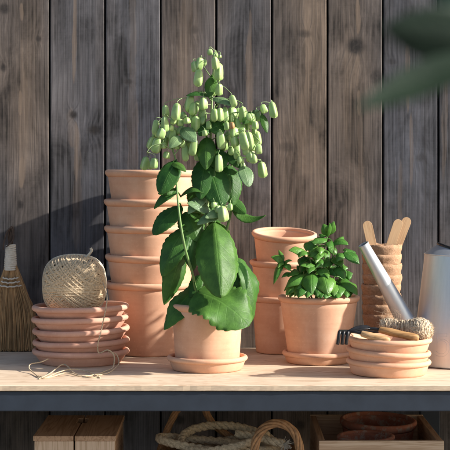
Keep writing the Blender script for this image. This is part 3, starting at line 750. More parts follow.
# ------------------------------------------------------------------ basil
bp=thing('basil_plant','bushy fresh basil with glossy cupped green leaves in the right-hand pot','plant',(bx,by,.1127))
BO=bp.location.copy()
def Bz(x,y,dd=0.): return P(270+x/4.5,210+y/4.5,DS+dd)
bst=[]
for pts in [[(205,400,-.00),(225,260,-.01),(245,180,-.008),(262,110,-.01),(272,85,-.012)],[(225,400,.01),(262,290,.0),(280,215,-.012),(296,150,-.02)],[(190,400,.01),(150,320,-.01),(105,285,-.02),(70,240,-.025),(58,228,-.026)],
            [(250,400,-.02),(290,300,-.03),(325,215,-.03),(345,185,-.03)],[(210,400,-.02),(195,300,-.03),(180,220,-.03),(165,190,-.03)],[(230,400,-.03),(255,330,-.045),(262,280,-.05)],[(260,400,.02),(310,330,.01),(330,300,0.)],[(180,400,-.03),(150,350,-.04),(120,320,-.045)],[(215,400,.03),(230,280,.03),(215,190,.03),(205,140,.025)]]:
    q=smoothpath([Bz(*p) for p in pts],6); bst+=q; mb=MB(); tube(mb,q,lambda u:.0018-.0009*u,7); mb.build('stem',STEM,bp,True,BO)
BL=[(262,112,-.01,288,50,-.02,34,(.3,-1,.1)),(258,112,-.01,240,62,.0,30,(-.3,-1,.3)),(264,118,-.012,268,58,-.03,26,(.6,-.8,.1)),(250,120,-.005,222,108,.01,26,(0,-.5,1)),
 (255,130,-.01,188,150,-.03,36,(-.2,-.7,.8)),(290,138,-.015,352,158,-.035,42,(.3,-.7,.8)),(280,140,-.01,262,172,-.045,30,(0,-.8,.6)),(300,145,.0,330,120,.015,30,(.2,-.4,1)),
 (335,188,-.03,402,245,-.045,52,(.35,-.75,.65)),(338,185,-.03,385,190,-.01,44,(.2,-.5,1)),(330,195,-.03,300,235,-.05,34,(-.1,-.8,.6)),
 (240,188,-.01,170,212,-.04,50,(-.2,-.7,.8)),(165,190,-.03,84,182,-.045,40,(-.2,-.75,.75)),(165,188,-.03,130,215,-.055,38,(-.2,-.7,.7)),(172,195,-.03,232,205,-.05,40,(.2,-.7,.8)),
 (60,230,-.026,4,212,-.03,32,(-.2,-.7,.8)),(62,236,-.026,16,335,-.045,26,(-.5,-.85,.1)),(64,238,-.026,98,228,-.04,32,(.1,-.7,.8)),(66,240,-.026,88,275,-.05,26,(.2,-.9,.4)),(60,228,-.026,38,180,-.01,18,(0,-.8,.6)),(58,235,-.026,36,262,-.05,22,(-.3,-.8,.5)),
 (108,290,-.02,52,305,-.045,24,(-.1,-.6,.8)),(108,288,-.02,135,310,-.05,26,(.1,-.7,.7)),
 (190,285,-.05,186,385,-.08,62,(-.08,-1,.25)),(240,292,-.055,262,388,-.085,66,(.08,-1,.3)),(165,292,-.04,70,352,-.06,52,(-.3,-.7,.65)),(160,315,-.04,110,392,-.07,46,(-.3,-.9,.4)),
 (300,335,-.05,318,392,-.075,44,(.15,-.95,.4)),(325,310,-.02,392,384,-.05,52,(.5,-.75,.5)),(300,255,-.03,336,312,-.055,48,(.3,-.9,.4)),(310,250,-.03,352,262,-.03,42,(.3,-.6,.8)),
 (215,262,-.03,135,252,-.055,46,(-.1,-.65,.8)),(225,262,-.03,250,310,-.065,44,(.1,-.9,.45)),(262,262,-.02,300,300,-.05,40,(.1,-.8,.6)),(245,240,-.02,205,262,-.05,36,(-.1,-.7,.7)),
 (290,215,-.015,322,258,-.04,40,(.2,-.8,.6)),(270,222,-.01,240,262,-.045,36,(-.1,-.8,.6)),(230,340,-.05,212,392,-.085,44,(-.1,-.9,.5)),(280,330,-.05,290,390,-.08,40,(.1,-.9,.5)),
 (130,322,-.045,70,385,-.06,40,(-.4,-.8,.5)),(345,325,-.01,360,395,-.04,44,(.3,-.9,.4)),(210,180,.03,170,150,.035,36,(-.2,-.6,.9)),(215,200,.03,262,190,.02,40,(.2,-.6,.8)),(205,140,.025,165,160,.02,30,(-.2,-.6,.8)),(232,285,.03,180,262,.02,40,(-.2,-.6,.8)),(235,285,.03,290,262,.03,44,(.2,-.6,.8)),(330,300,.0,372,285,.0,40,(.3,-.6,.8)),(320,310,.01,300,370,-.02,44,(0,-.8,.6)),(150,350,-.06,128,396,-.082,36,(-.3,-.9,.5)),(180,355,-.06,166,398,-.088,36,(-.1,-.9,.5)),(215,355,-.06,232,398,-.09,38,(0,-.9,.5)),(258,360,-.06,248,399,-.09,38,(0,-.9,.5)),(290,360,-.06,304,398,-.086,38,(.2,-.9,.5)),(335,355,-.04,346,396,-.066,36,(.3,-.9,.5)),(110,345,-.04,92,394,-.06,34,(-.4,-.9,.5)),(160,300,.0,120,250,.0,34,(-.2,-.7,.7)),(200,240,.0,150,300,-.02,40,(-.1,-.8,.6))]
RC=random.Random(5)
for i in range(50):
    x=RC.uniform(85,350) if i<26 else RC.uniform(130,345); y=RC.uniform(290,372) if i<22 else RC.uniform(165,290); dd=RC.uniform(-.055,.05)
    q=min(bst,key=lambda k:(k-Bz(x,y,dd)).length); dx=(x-215)/150
    BL.append((x*.75+215*.25,y-26,dd*.7,x+dx*20+RC.uniform(-12,12),y+RC.uniform(4,24),dd-.012,RC.uniform(28,42),(dx*.6,-.6,.7)))
for i,(x0,y0,d0,x1,y1,d1,w,nh) in enumerate(BL):
    mb=MB(); B=Bz(x0,y0,d0);Tq=Bz(x1,y1,d1)
    leaf(mb,B,Tq,w/4.5*DS/FP*1.38*RC.uniform(.85,1.15),nh,bend=R.uniform(.08,.22),fold=R.uniform(.12,.34),shape=R.uniform(.66,.76),power=R.uniform(.82,1.0),wave=R.uniform(.02,.06),cup=R.uniform(-.26,-.08),tw=R.uniform(-.5,.5),nu=18,nv=8,seed=i,scal=.02,ns=6)
    q=min(bst,key=lambda k:(k-B).length)
    if (q-B).length>.001: tube(mb,smoothpath([q,(q+B)/2+Vector((0,0,.002)),B+(Tq-B)*.04],4),.0008,6)
    mb.build('leaf',BASIL,bp,True,BO,solid=.0007)

# ------------------------------------------------------------------ peat pots and wooden labels
DP=3.19; pxx=(382-225)*DP/FP; pyy=DP-WD
def peatmat():
    m,nt,b=mat('peat_fibre'); v=objco(nt)
    n=noi(nt,mapping(nt,v,(1,1,2.2)),60,6,.7); n2=noi(nt,v,300,4,.75)
    f=mth(nt,'ADD',mth(nt,'MULTIPLY',n,.6),mth(nt,'MULTIPLY',n2,.4))
    nt.links.new(ramp(nt,f,[(.33,(.26,.15,.085)),(.5,(.42,.255,.155)),(.68,(.54,.36,.235))]),b.inputs['Base Color'])
    b.inputs['Roughness'].default_value=.95; b.inputs['Specular IOR Level'].default_value=.1
    bump(nt,b,f,.9,.003); return m
PEAT=peatmat()
ordn=['bottom','seventh','sixth','fifth','fourth','third','second','top']
def peat_mesh():
    mb=MB(); vs=[];fs=[]; sg=72
    prof=[(.0001,.001),(.027,.0),(.029,.002),(.0375,.066),(.0392,.0705),(.0398,.075),(.0388,.0795),(.0365,.080),(.0350,.076),(.0345,.07),(.026,.004),(.0001,.004)]
    for j in range(sg):
        t=2*PI*j/sg
        for i,(r,z) in enumerate(prof):
            nz=noise.noise(Vector((math.cos(t)*4,math.sin(t)*4,z*60)))
            nf=noise.noise(Vector((math.cos(t)*17,math.sin(t)*17,z*120)))
            top=1 if 4<=i<=8 else .4
            vs.append(((r+.0009*nz*top+.0005*nf)*math.cos(t),(r+.0009*nz*top+.0005*nf)*math.sin(t),z+(.0016*nz+.0008*nf if 5<=i<=8 else .0006*nz if i==4 else 0)))
    k=len(prof)
    for j in range(sg):
        a=j*k;b=((j+1)%sg)*k
        for i in range(k-1): fs.append((a+i,b+i,b+i+1,a+i+1))
    return mb.add(vs,fs)
p0=None
plabel=['brown peat pot at the bottom of the fibre stack, seen behind the hand tools','brown peat pot one above the bottom of the fibre stack behind the spout','brown peat pot sixth from the top in the fibre stack behind the spout','brown peat pot fifth from the top in the fibre stack behind the spout','brown peat pot fourth from the top in the fibre stack behind the spout','brown peat pot third from the top in the fibre stack behind the spout','brown peat pot second from the top in the fibre stack behind the spout','brown peat pot on top of the fibre stack, with wooden sticks in it']
for i in range(8):
    loc=Vector((pxx+R.uniform(-.001,.001),pyy+R.uniform(-.001,.001),.0004+i*.0199+ (R.uniform(-.0012,.0012) if i else 0))); rot=(R.uniform(-.015,.015),R.uniform(-.02,.02),R.random()*6)
    if i==0:
        p0=peat_mesh().build('peat_pot',PEAT); tag(p0,plabel[0],'pot','peat pots nested in a stack'); o=p0; rot=(0,0,0)
    else:
        o=p0.copy(); COL.objects.link(o); o['label']=plabel[i]
    o.location=loc; o.rotation_euler=rot
def stick(a,b,w,lab,dd):
    A=P(a[0],a[1],DP+dd); Bq=P(b[0],b[1],DP+dd+.006); ax=(Bq-A).normalized(); s=ax.cross(Vector((0,-1,0))).normalized(); n=s.cross(ax)
    L=(Bq-A).length; mb=MB(); out=[]; r=w*DP/FP/2
    for i in range(13):
        t=PI*i/12; out.append((L-r+r*math.sin(t),r*math.cos(t)))
    out=[(0,r)]+out+[(0,-r)]
    vs=[]
    for q in (-.0008,.0008):
        for (x,y) in out: vs.append(Vector((y,q,x)))
    k=len(out); fs=[tuple(range(k)),tuple(k+i for i in range(k))[::-1]]+[(i,k+i,k+(i+1)%k,(i+1)%k) for i in range(k)]
    mb.add(vs,fs); o=mb.build('wooden_stick',STICK,smooth=False,bevel=.0003)
    M=Matrix((s,-n,ax)).transposed().to_4x4(); M.translation=A; o.matrix_world=M
    tag(o,lab,'plant label','wooden sticks in the peat pots')
stick((382,290),(366.5,221),9.5,'round-ended wooden stick leaning left, alone on the left of the top peat pot',-.012)
stick((379,280),(399.5,219.5),9.5,'round-ended wooden stick leaning right, the left one of the overlapping pair',-.004)
stick((382,285),(408,217.5),9.5,'round-ended wooden stick leaning right, outermost of the overlapping pair',.004)

# ------------------------------------------------------------------ watering can
def galv():
    m,nt,b=mat('galvanised_steel'); v=objco(nt)
    n=noi(nt,mapping(nt,v,(30,30,3)),1.5,5,.6); n2=noi(nt,mapping(nt,v,(20,20,700)),1,3,.6)
    nt.links.new(ramp(nt,n,[(.3,(.52,.56,.60)),(.7,(.64,.68,.72))]),b.inputs['Base Color'])
    b.inputs['Metallic'].default_value=1.
    nt.links.new(mth(nt,'MULTIPLY_ADD',n2,.10,.46),b.inputs['Roughness']); bump(nt,b,n2,.06,.0003); return m
GALV=galv()
DC=3.03; cxx=(468-225)*DC/FP; cyy=DC-WD; s=DC/FP
can=thing('watering_can','tapered galvanised metal watering can with long straight spout at the right edge','watering can',(cxx,cyy,.0004)); CO=can.location.copy()
zt=CZ-(254-HZ)*s
def canr(z): return (56+(43-56)*z/zt)*s
prof=[(.0001,.002),(canr(0)-.003,.0005),(canr(0)-.0006,.001),(canr(0),.003)]+[(canr(zt*t/14),zt*t/14) for t in range(1,14)]+[(canr(zt)+.0004,zt-.001),(canr(zt),zt+.0012)]
nb=len(prof)
rt=canr(zt)-13.5*s; hs=10.*s
prof+=[(canr(zt)-.0008,zt+.0022)]+[(canr(zt)-.0008+(rt-canr(zt)+.0008)*t/6,zt+.0022+(hs-.0022)*t/6) for t in range(1,7)]
ne=len(prof)
prof+=[(rt-.0012,zt+hs-.0006),(rt-.002,zt+hs-.006),(canr(zt)-.004,zt-.006),(canr(0)-.004,.006),(.0001,.006)]
mb=lathe(MB(),prof,96,center=CO)
k=len(prof)
def saddle(p):   # the filling edge dips at the front and back
    d=p-CO; q=math.hypot(d.x,d.y); t=max(0,min(1,(d.z-zt)/hs)); c=(d.y/max(q,1e-6))**2
    return p-Vector((0,0,6.5*s*t*c))
for j in range(96):
    for i in range(nb,ne+2): mb.v[j*k+i]=saddle(mb.v[j*k+i])
mb.build('can_body',GALV,can,True,CO)
mb=MB(); tube(mb,[saddle(CO+Vector((rt*math.cos(t),rt*math.sin(t),zt+hs))) for t in [2*PI*i/96 for i in range(97)]],.0030,8,False); mb.build('edge_trim',BLACK_METAL,can,True,CO)
mb=MB(); rp=[(canr(zt)+.0002+.0013*math.cos(2*PI*i/10),zt+.0003+.0016*math.sin(2*PI*i/10)) for i in range(10)]
lathe(mb,rp,96,True,center=CO); mb.build('seam_ring',GALV,can,True,CO)
# handle: black bail from the shoulder over to the back, right of frame
mb=MB(); hp=[P(497,244,DC),P(506,247,DC),P(516,262,DC),P(524,285,DC),P(526,315,DC),P(524,340,DC),P(520,352,DC)]
q=smoothpath(hp,6); tube(mb,q,.0052,10); mb.build('handle',BLACK_METAL,can,True,CO)
# spout
mb=MB(); sa=P(424,354,DC-.012); sb=P(363.5,244.5,DC-.045)
ax=(sb-sa).normalized(); N=30
def spr(u): return (.0225+(.0098-.0225)*u**.85)
tube(mb,[sa+(sb-sa)*(i/N) for i in range(N+1)],spr,28,False)
# inner wall and lip
tube(mb,[sb-(sb-sa)*.30,sb+ax*.0005],lambda u: spr(.7+.3*u)-.0012,28,False)
mb.build('spout',GALV,can,True,CO)
mb=MB(); fr0=ax.orthogonal().normalized(); fr1=ax.cross(fr0)
tube(mb,[sb+fr0*.0096*math.cos(t)+fr1*.0096*math.sin(t) for t in [2*PI*i/28 for i in range(29)]],.0011,6,False)
mb.build('spout_lip',GALV,can,True,CO)
# embossed "5 l" outline on the lower body
def oncan(px,py):
    # intersect the view ray with the cone, front side
    z=CZ-(py-HZ)*DC/FP
    for _ in range(8):
        r=canr(z); X=(px-225)/FP
        lo,hi=DC-r-.01,DC
        for __ in range(30):
            m=(lo+hi)/2; p=P(px,py,m); 
            if math.hypot(p.x-CO.x,p.y-CO.y)>canr(p.z): lo=m
            else: hi=m
        z=P(px,py,lo).z
    return P(px,py,lo)+Vector((0,0,0))
mb=MB()
five=[(447,333.5),(441,333.8),(438,334.2),(437.4,338),(437,342.5),(440,341),(444,341.5),(446.8,345),(446.5,350),(443.5,353.5),(439,353.5),(436,351)]
five2=[(447,336.6),(443.5,336.8),(440.4,337.2),(440,339.4),(444.5,339.6),(448.8,343),(449.3,349),(446.8,354.5),(442,356.8),(437.5,356),(434.2,353.6),(436,351)]
for f in (five,five2): tube(mb,smoothpath([oncan(*p) for p in f],6),.00032,6)
tube(mb,[oncan(447,333.5),oncan(447,336.6)],.00032,6)
mb.build('embossed_five',GALV,can,True,CO)

# ------------------------------------------------------------------ hand tools in the right stack
zr=.0414+.0272
def Tt(x,y,dd): return P(x,y,DR+dd)
def lathe_axis(mb,A,Bq,prof,seg=18,flat=1.):
    ax=(Bq-A).normalized(); L=(Bq-A).length; sd=ax.cross(Vector((0,0,1))).normalized(); n=sd.cross(ax)
    vs=[];fs=[]
    for (u,r) in prof:
        for j in range(seg):
            t=2*PI*j/seg; vs.append(A+ax*u*L+sd*r*math.cos(t)+n*r*flat*math.sin(t))
    for i in range(len(prof)-1):
        for j in range(seg): fs.append((i*seg+j,i*seg+(j+1)%seg,(i+1)*seg+(j+1)%seg,(i+1)*seg+j))
    fs.append(tuple(range(seg))[::-1]); fs.append(tuple((len(prof)-1)*seg+j for j in range(seg)))
    mb.add(vs,fs)
hpf=[(0,.0042),(.03,.0052),(.3,.0066),(.6,.0060),(.85,.0066),(.96,.0056),(1.,.003)]
hr=thing('hand_rake','small hand fork with pale wooden handle and black tines hooked over the saucer rim','hand tool',Tt(361,334,-.05))
mb=MB(); lathe_axis(mb,Tt(361,333.5,-.056),Tt(390,341.0,-.066),hpf); mb.build('handle',HANDLE,hr,True,hr.location)
mb=MB(); tube(mb,smoothpath([Tt(364,334,-.056),Tt(356,332,-.054),Tt(349,331,-.050)],5),.0030,8); mb.build('shank',BLACK_METAL,hr,True,hr.location)
mb=MB()
hc=[Tt(349.5,329.5,-.046),Tt(338.5,329.5,-.046),Tt(338.5,333,-.062),Tt(349,334,-.062)]
vs=[p+Vector((0,0,dz)) for dz in (0,-.0022) for p in hc]
mb.add(vs,[(0,1,2,3),(7,6,5,4),(0,4,5,1),(1,5,6,2),(2,6,7,3),(3,7,4,0)])
mb.build('head_plate',BLACK_METAL,hr,False,hr.location,bevel=.0006)
for (x0,x1) in ((339.6,337.6),(343.8,342.0),(348,346)):
    mb=MB(); pts=smoothpath([Tt(x0,332,-.060),Tt(x0-.6,335,-.063),Tt(x1,344.5,-.063)],4)
    tube(mb,pts,lambda u:.0034-.0004*u,8); mb.build('tine',BLACK_METAL,hr,True,hr.location)
ht=thing('hand_trowel','small hand trowel with brown wooden handle and black narrow blade lying on the saucer','hand tool',Tt(380,331,-.03))
mb=MB(); lathe_axis(mb,Tt(379,329.5,-.045),Tt(419,338.5,-.058),[(u,r*1.08) for u,r in hpf]); mb.build('handle',HANDLE_DARK,ht,True,ht.location)
mb=MB(); tube(mb,smoothpath([Tt(383,330.5,-.046),Tt(374,329,-.044),Tt(368,329,-.042)],5),.0032,8); mb.build('shank',BLACK_METAL,ht,True,ht.location)
mb=MB(); leaf(mb,Tt(372,328.6,-.035),Tt(347,332.5,-.052),9*DR/FP,(0,-.35,.95),bend=.06,fold=-.35,shape=.6,power=.5,nu=16,nv=8); mb.build('blade',BLACK_METAL,ht,True,ht.location,solid=.0014)
hk=thing('hand_cultivator','black three-pronged cultivator head lying between the trowel blade and the saucer rim','hand tool',Tt(372,334,-.02))
mb=MB()
tube(mb,smoothpath([Tt(385,331,-.02),Tt(372,331.5,-.022),Tt(362,331,-.024)],5),.0030,8); mb.build('shank',BLACK_METAL,hk,True,hk.location)
for k in range(3):
    mb=MB(); tube(mb,smoothpath([Tt(363,331,-.024),Tt(357,329.5+k*.6,-.016-.012*k),Tt(351,331.0+k*.6,-.014-.014*k),Tt(349,334.5+k*.6,-.014-.014*k)],5),lambda u:.0022-.0009*u,7); mb.build('prong',BLACK_METAL,hk,True,hk.location)
# fuzzy jute
jt=thing('jute_bundle','fuzzy grey-brown hank of jute lying behind the tool handles','jute',Tt(405,335,-.0))
mb=MB()
blobs=[(379.5,325,.0,.8),(381,324.8,.0,4.2),(385,324.5,.0,6.0),(390,325,.0,6.6),(396,326.5,-.004,6.8),(402,328,-.01,7.2),(408,329,-.014,8.8),(414,330,-.020,11.2),(420,330.3,-.022,12.0),(426,330.3,-.022,10.6),(431,330.3,-.022,6.5),(432.5,330.3,-.022,1.)]
def bl(u):
    k=u*(len(blobs)-1); i=min(int(k),len(blobs)-2); f=k-i
    a,b=blobs[i],blobs[i+1]; c=[a[j]+(b[j]-a[j])*f for j in range(4)]
    e=1
    return Tt(c[0],c[1],c[2]),c[3]*DR/FP*e
def jutecore():
    vs=[];fs=[];N=40;sg=28
    for i in range(N+1):
        c,r=bl(i/N)
        for j in range(sg):
            t=2*PI*j/sg; n=noise.noise(Vector((i*.25,math.cos(t)*2,math.sin(t)*2)))
            vs.append(c+Vector((0,math.cos(t)*r*(.9+.14*n),math.sin(t)*r*(.9+.14*n))))
    for i in range(N):
        for j in range(sg): fs.append((i*sg+j,i*sg+(j+1)%sg,(i+1)*sg+(j+1)%sg,(i+1)*sg+j))
    mb.add(vs,fs)
jutecore(); mb.build('core',simple('jute_core',(.36,.26,.17),.95,0,200,.4,.8,.001),jt,True,jt.location)
mb=MB()
for i in range(110):   # yarn turns round the bundle
    u=R.random(); c,r=bl(u); t0=R.random()*6; du=R.uniform(-.10,.10); pts=[]
    for k in range(14):
        t=t0+k*.45; cc,r2=bl(min(.985,max(.02,u+du*k/13))); rr=r2*(.98+.05*math.sin(k*1.7+i))
        pts.append(cc+Vector((R.gauss(0,.0004),math.cos(t)*rr,math.sin(t)*rr)))
    tube(mb,pts,R.uniform(.0009,.0014),5,False)
jc=Tt(420,330.3,-.022); jr=11.6*DR/FP
for i in range(90):
    n0=Vector((R.gauss(0,1),R.gauss(0,1),R.gauss(0,1))).normalized(); e1=n0.orthogonal().normalized(); e2=n0.cross(e1); of=R.uniform(-.8,.8); t0=R.random()*6; le=R.uniform(1.5,4)
    pts=[]
    for k in range(13):
        t=t0+le*k/12; d=(n0*of+(e1*math.cos(t)+e2*math.sin(t))*math.sqrt(1-of*of))
        pts.append(jc+d*jr*(1.0+.10*noise.noise(d*2.3+Vector((i*.1,0,0))))+Vector((R.gauss(0,.0004),R.gauss(0,.0004),R.gauss(0,.0004))))
    tube(mb,pts,R.uniform(.0010,.0015),5,False)
mb.build('yarn',JUTE,jt,True,jt.location)
mb=MB()
for i in range(3000):   # loose fuzz
    u=R.random()**.8; c,r=bl(u); t=R.random()*6.28; d=Vector((R.gauss(0,.5),math.cos(t),math.sin(t))).normalized()
    if u>.8: d=(d+Vector((1.0,0,0))).normalized()
    p=c+Vector((0,math.cos(t)*r*.96,math.sin(t)*r*.96)); L=R.uniform(.0008,.0028); k=Vector((R.gauss(0,1),R.gauss(0,1),R.gauss(0,1)))*.0013
    tube(mb,[p,p+d*L*.5+k,p+d*L+k*R.uniform(-1,2.4)],.00014,3,False)
for i in range(16):   # wisps standing up beside the spout
    p=Tt(R.uniform(383,400),321,R.uniform(-.01,.01)); tube(mb,smoothpath([p,p+Vector((R.gauss(0,.006),0,.010)),p+Vector((R.gauss(-.004,.010),0,R.uniform(.012,.024)))],4),.00012,3,False)
mb.build('fuzz',JUTE,jt,True,jt.location)

# ------------------------------------------------------------------ under the bench
SH=-.24
# left crate, closed top of two boards with a hand slot
cr=thing('wooden_crate','upturned pine crate with hand slot between two top boards, under the bench','crate',(-.268,-.34,SH+.0005)); c0=cr.location.copy()
x0,x1,y0,y1,zt1=-.3395,-.1960,-.453,-.215,-.107
xm=(x0+x1)/2-.001; th=.009
slx,sly0,sly1=.0085,-.309,-.252
for (a,b,sgn) in ((x0-.002,xm-.0012,-1),(xm+.0012,x1+.002,1)):
    mb=MB(); e=b if sgn<0 else a   # slot edge
    inn=e+sgn*slx
    lo,hi=(a,b)
    pts=[(a,y0-.003),(b,y0-.003),(b,y1),(a,y1)]
    out=[]
    if sgn<0: out=[(a,y0-.003),(b,y0-.003),(b,sly0),(inn,sly0+.002),(inn,sly1-.002),(b,sly1),(b,y1),(a,y1)]
    else: out=[(a,y0-.003),(b,y0-.003),(b,y1),(a,y1),(a,sly1),(inn,sly1-.002),(inn,sly0+.002),(a,sly0)]
    k=len(out); vs=[(x,y,zt1-th) for x,y in out]+[(x,y,zt1) for x,y in out]
    if sgn<0:
        caps=[(0,1,2,3,4,7),(4,5,6,7)]
    else:
        caps=[(0,1,2,6,7),(2,3,4,5,6)]
    fs=[tuple(k+i for i in c) for c in caps]+[tuple(c[::-1]) for c in caps]+[(i,(i+1)%k,k+(i+1)%k,k+i) for i in range(k)]
    mb.add(vs,fs); mb.build('top_board',PINE_Y,cr,False,c0,bevel=.0008)
for (a,b) in ((x0,xm-.0014),(xm+.0014,x1)):
    for (ya,yb) in ((y0,y0+.008),(y1-.010,y1-.002)):
        mb=MB(); box(mb,(a,ya,SH+.001),(b,yb,zt1-th-.0006)); mb.build('end_board',PINE_Z,cr,False,c0,bevel=.0008)
for (xa_,xb_) in ((x0+.0006,x0+.0086),(x1-.0086,x1-.0006)):
    mb=MB(); box(mb,(xa_,y0+.0086,SH+.001),(xb_,y1-.0106,zt1-th-.0006)); mb.build('side_board',PINE_Y,cr,False,c0,bevel=.0008)
mb=MB()
for px_ in (x0+.016,x0+.05,xm+.018,xm+.052):
    for k in range(1): lathe_axis(mb,Vector((px_,y0+.0005,-.1385)),Vector((px_,y0-.0006,-.1385)),[(0,.0012),(1,.0011)],8)
mb.build('nails',BLACK_METAL,cr,True,c0)
# right crate, open, with old pots
c2=thing('wooden_crate','open pine crate full of old dark pots, under the bench at the right','crate',(.279,-.30,SH+.0005)); c0=c2.location.copy()
x0,x1,y0,y1,zt2=.1674,.3900,-.453,-.145,-.1162
mb=MB(); box(mb,(x0,y0,SH+.012),(x1,y0+.011,zt2)); mb.build('front_board',PINE,c2,False,c0,bevel=.001)
mb=MB(); box(mb,(x0,y1-.011,SH+.012),(x1,y1,zt2)); mb.build('back_board',PINE,c2,False,c0,bevel=.001)
for (a,b) in ((x0+.0005,x0+.0115),(x1-.0115,x1-.0005)):
    mb=MB(); box(mb,(a,y0+.0114,SH+.012),(b,y1-.0114,zt2-.0005)); mb.build('side_board',PINE_Y,c2,False,c0,bevel=.001)
mb=MB(); box(mb,(x0,y0+.0005,SH+.001),(x1,y1-.0005,SH+.0115)); mb.build('bottom_board',PINE,c2,False,c0,bevel=.001)
ZB=SH+.0118
o1=thing('old_pot','dark weathered low pot with a crusty rim in front in the right crate','pot',(.2576,-.384,ZB),(.03,-.01,0),'old pots in the right crate'); pot_parts(o1,.0530,.041,.112,.010,.004,.006,TERRA_OLD)
o2=thing('old_pot','larger dark weathered pot with whitish crust behind the low pot in the crate','pot',(.2900,-.2350,ZB),(.05,.03,1.),'old pots in the right crate'); pot_parts(o2,.0740,.053,.119,.014,.004,.006,TERRA_OLD)
# basket with rope
bc=Vector(((230-225)*2.93/FP,2.93-WD,SH+.0005))
bk=thing('wicker_basket','round brown wicker basket with twisted loop handles, under the bench','basket',bc)
mb=MB(); nst=28
for lv in range(11):
    z=bc.z+.006+lv*.0078; pts=[]
    rb_=.098+.024*lv/10
    for j in range(nst*4+1):
        t=2*PI*j/(nst*4); r=rb_+.0026*math.sin(t*nst/2+PI*lv); pts.append(Vector((bc.x+r*math.cos(t),bc.y+r*math.sin(t),z)))
    tube(mb,pts,.0034,6,False)
for j in range(nst):
    t=2*PI*(j+.5)/nst; tube(mb,[Vector((bc.x+r*math.cos(t),bc.y+r*math.sin(t),bc.z+z)) for r,z in ((.097,.001),(.121,.088))],.0026,6)
lathe(mb,[(.0001,.0005),(.096,.0005),(.096,.004),(.0001,.004)],40,center=tuple(bc))
mb.build('woven_side',WICKER,bk,True,bc)
mb=MB(); pts=[bc+Vector((.124*math.cos(t),.124*math.sin(t),.0885)) for t in [2*PI*j/90 for j in range(91)]]
rope(mb,pts,.0062,4,70,.0033); mb.build('rim_braid',WICKER,bk,True,bc)
def bh(pts,Rr):
    mb=MB(); rope(mb,smoothpath(pts,10),Rr,6,46,.0030,7); mb.build('handle',WICKER,bk,True,bc)
H=2.835
bh([P(254,470,H),P(254.5,450,H),P(257.5,437,H),P(264,428,H),P(274,423.5,H),P(284,424.5,H),P(293,431,H),P(298,441,H),P(300.5,455,H),P(301,470,H)],.0074)
H=3.03
bh([P(156,466,H-.02),P(162,444,H-.02),P(170,424,H-.01),P(179,408,H),P(190,401,H),P(202,405,H),P(208,416,H),P(216,427,H),P(232,438,H),P(246,452,H)],.0060)
rp=thing('rope_coil','thick pale hemp rope coiled loosely in the wicker basket','rope',bc+Vector((0,0,.06)))
mb=MB(); pts=[]
turns=3.2; N=150
for i in range(N+1):
    u=i/N; t=-PI*.55+2*PI*turns*u
    rx_=.098-.020*math.sin(u*9); ryy=.066+.020*math.sin(u*6+1)
    pts.append(bc+Vector((rx_*math.cos(t)-.012,ryy*math.sin(t),.084+.036*u+.011*math.sin(t*1.37+1)+.006*math.sin(t))))
rope(mb,pts,.0078,3,150,.0052,8); mb.build('rope_strand',ROPE,rp,True,rp.location)
mb=MB()
a=P(262,440,2.87)
tube_pts=smoothpath([P(236,434,2.90),P(255,436,2.89),P(272,441,2.87),P(284,444,2.865)],10)
rope(mb,tube_pts,.0070,3,150,.0047,8); mb.build('rope_end',ROPE,rp,True,rp.location)
mb=MB(); a=P(284,444,2.862)
for i in range(90):
    d=Vector((R.gauss(.75,.45),R.gauss(-.4,.4),R.gauss(-.35,.6))).normalized(); L=R.uniform(.003,.008); k=Vector((R.gauss(0,1),R.gauss(0,1),R.gauss(0,1)))*.003
    tube(mb,[a,a+d*L*.5+k,a+d*L+k*1.6],.0005,4,False)
mb.build('frayed_tip',WHITE_CORD,rp,True,rp.location)

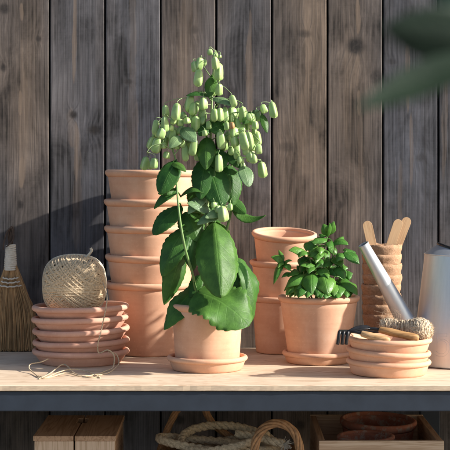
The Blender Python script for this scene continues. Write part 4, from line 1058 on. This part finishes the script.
# ------------------------------------------------------------------ out-of-focus leafy branch close to the lens
LD=.80
lb=thing('leafy_branch','blurred dark green leafy branch reaching in at the upper right, close to the viewer','branch',P(520,60,LD)); LO=lb.location.copy()
mb=MB(); tube(mb,smoothpath([P(600,160,LD+.03),P(540,95,LD+.01),P(505,55,LD),P(480,22,LD),P(462,-8,LD)],6),lambda u:.0016-.0009*u,8); mb.build('twig',STEM,lb,True,LO)
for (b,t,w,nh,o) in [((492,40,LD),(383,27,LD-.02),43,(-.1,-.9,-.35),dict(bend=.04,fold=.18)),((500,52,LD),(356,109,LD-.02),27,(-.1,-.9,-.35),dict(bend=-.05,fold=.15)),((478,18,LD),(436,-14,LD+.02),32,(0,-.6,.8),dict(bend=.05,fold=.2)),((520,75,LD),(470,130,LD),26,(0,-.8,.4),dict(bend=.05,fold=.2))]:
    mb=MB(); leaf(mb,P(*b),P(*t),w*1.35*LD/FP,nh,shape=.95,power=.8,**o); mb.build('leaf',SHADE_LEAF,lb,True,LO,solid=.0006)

# ------------------------------------------------------------------ light, sky, camera
sun_d=Vector((-5.,1.,-2.6)).normalized()
el=math.asin(-sun_d.z); az=math.atan2(-sun_d.x,-sun_d.y)   # compass from +Y clockwise
w=bpy.data.worlds.new('World'); sc.world=w; w.use_nodes=True
nt=w.node_tree; bg=nt.nodes['Background']; sky=nt.nodes.new('ShaderNodeTexSky'); sky.sky_type='NISHITA'; sky.sun_disc=False
sky.sun_elevation=el; sky.sun_rotation=az; sky.dust_density=2.0
nt.links.new(sky.outputs[0],bg.inputs[0]); bg.inputs[1].default_value=.095
sl=bpy.data.lights.new('Sun','SUN'); sl.energy=4.9; sl.angle=math.radians(1.1); sl.color=(1.,.94,.86)
so=bpy.data.objects.new('Sun',sl); COL.objects.link(so); so.rotation_euler=sun_d.to_track_quat('-Z','Y').to_euler()

cd=bpy.data.cameras.new('Camera'); cam=bpy.data.objects.new('Camera',cd); COL.objects.link(cam)
cam.location=(0,-WD,CZ); cam.rotation_euler=(PI/2,0,0); cd.sensor_width=36; cd.lens=36*FP/450; cd.shift_y=-(225-HZ)/450
cd.clip_start=.05; cd.clip_end=200
cd.dof.use_dof=True; cd.dof.focus_distance=3.0; cd.dof.aperture_fstop=10.5
sc.camera=cam
sc.render.engine='CYCLES'
sc.view_settings.view_transform='Standard'; sc.view_settings.look='None'; sc.view_settings.exposure=.95; sc.view_settings.gamma=1
sc.view_settings.use_curve_mapping=False
sc.cycles.use_denoising=True
sc.cycles.max_bounces=8; sc.cycles.diffuse_bounces=5
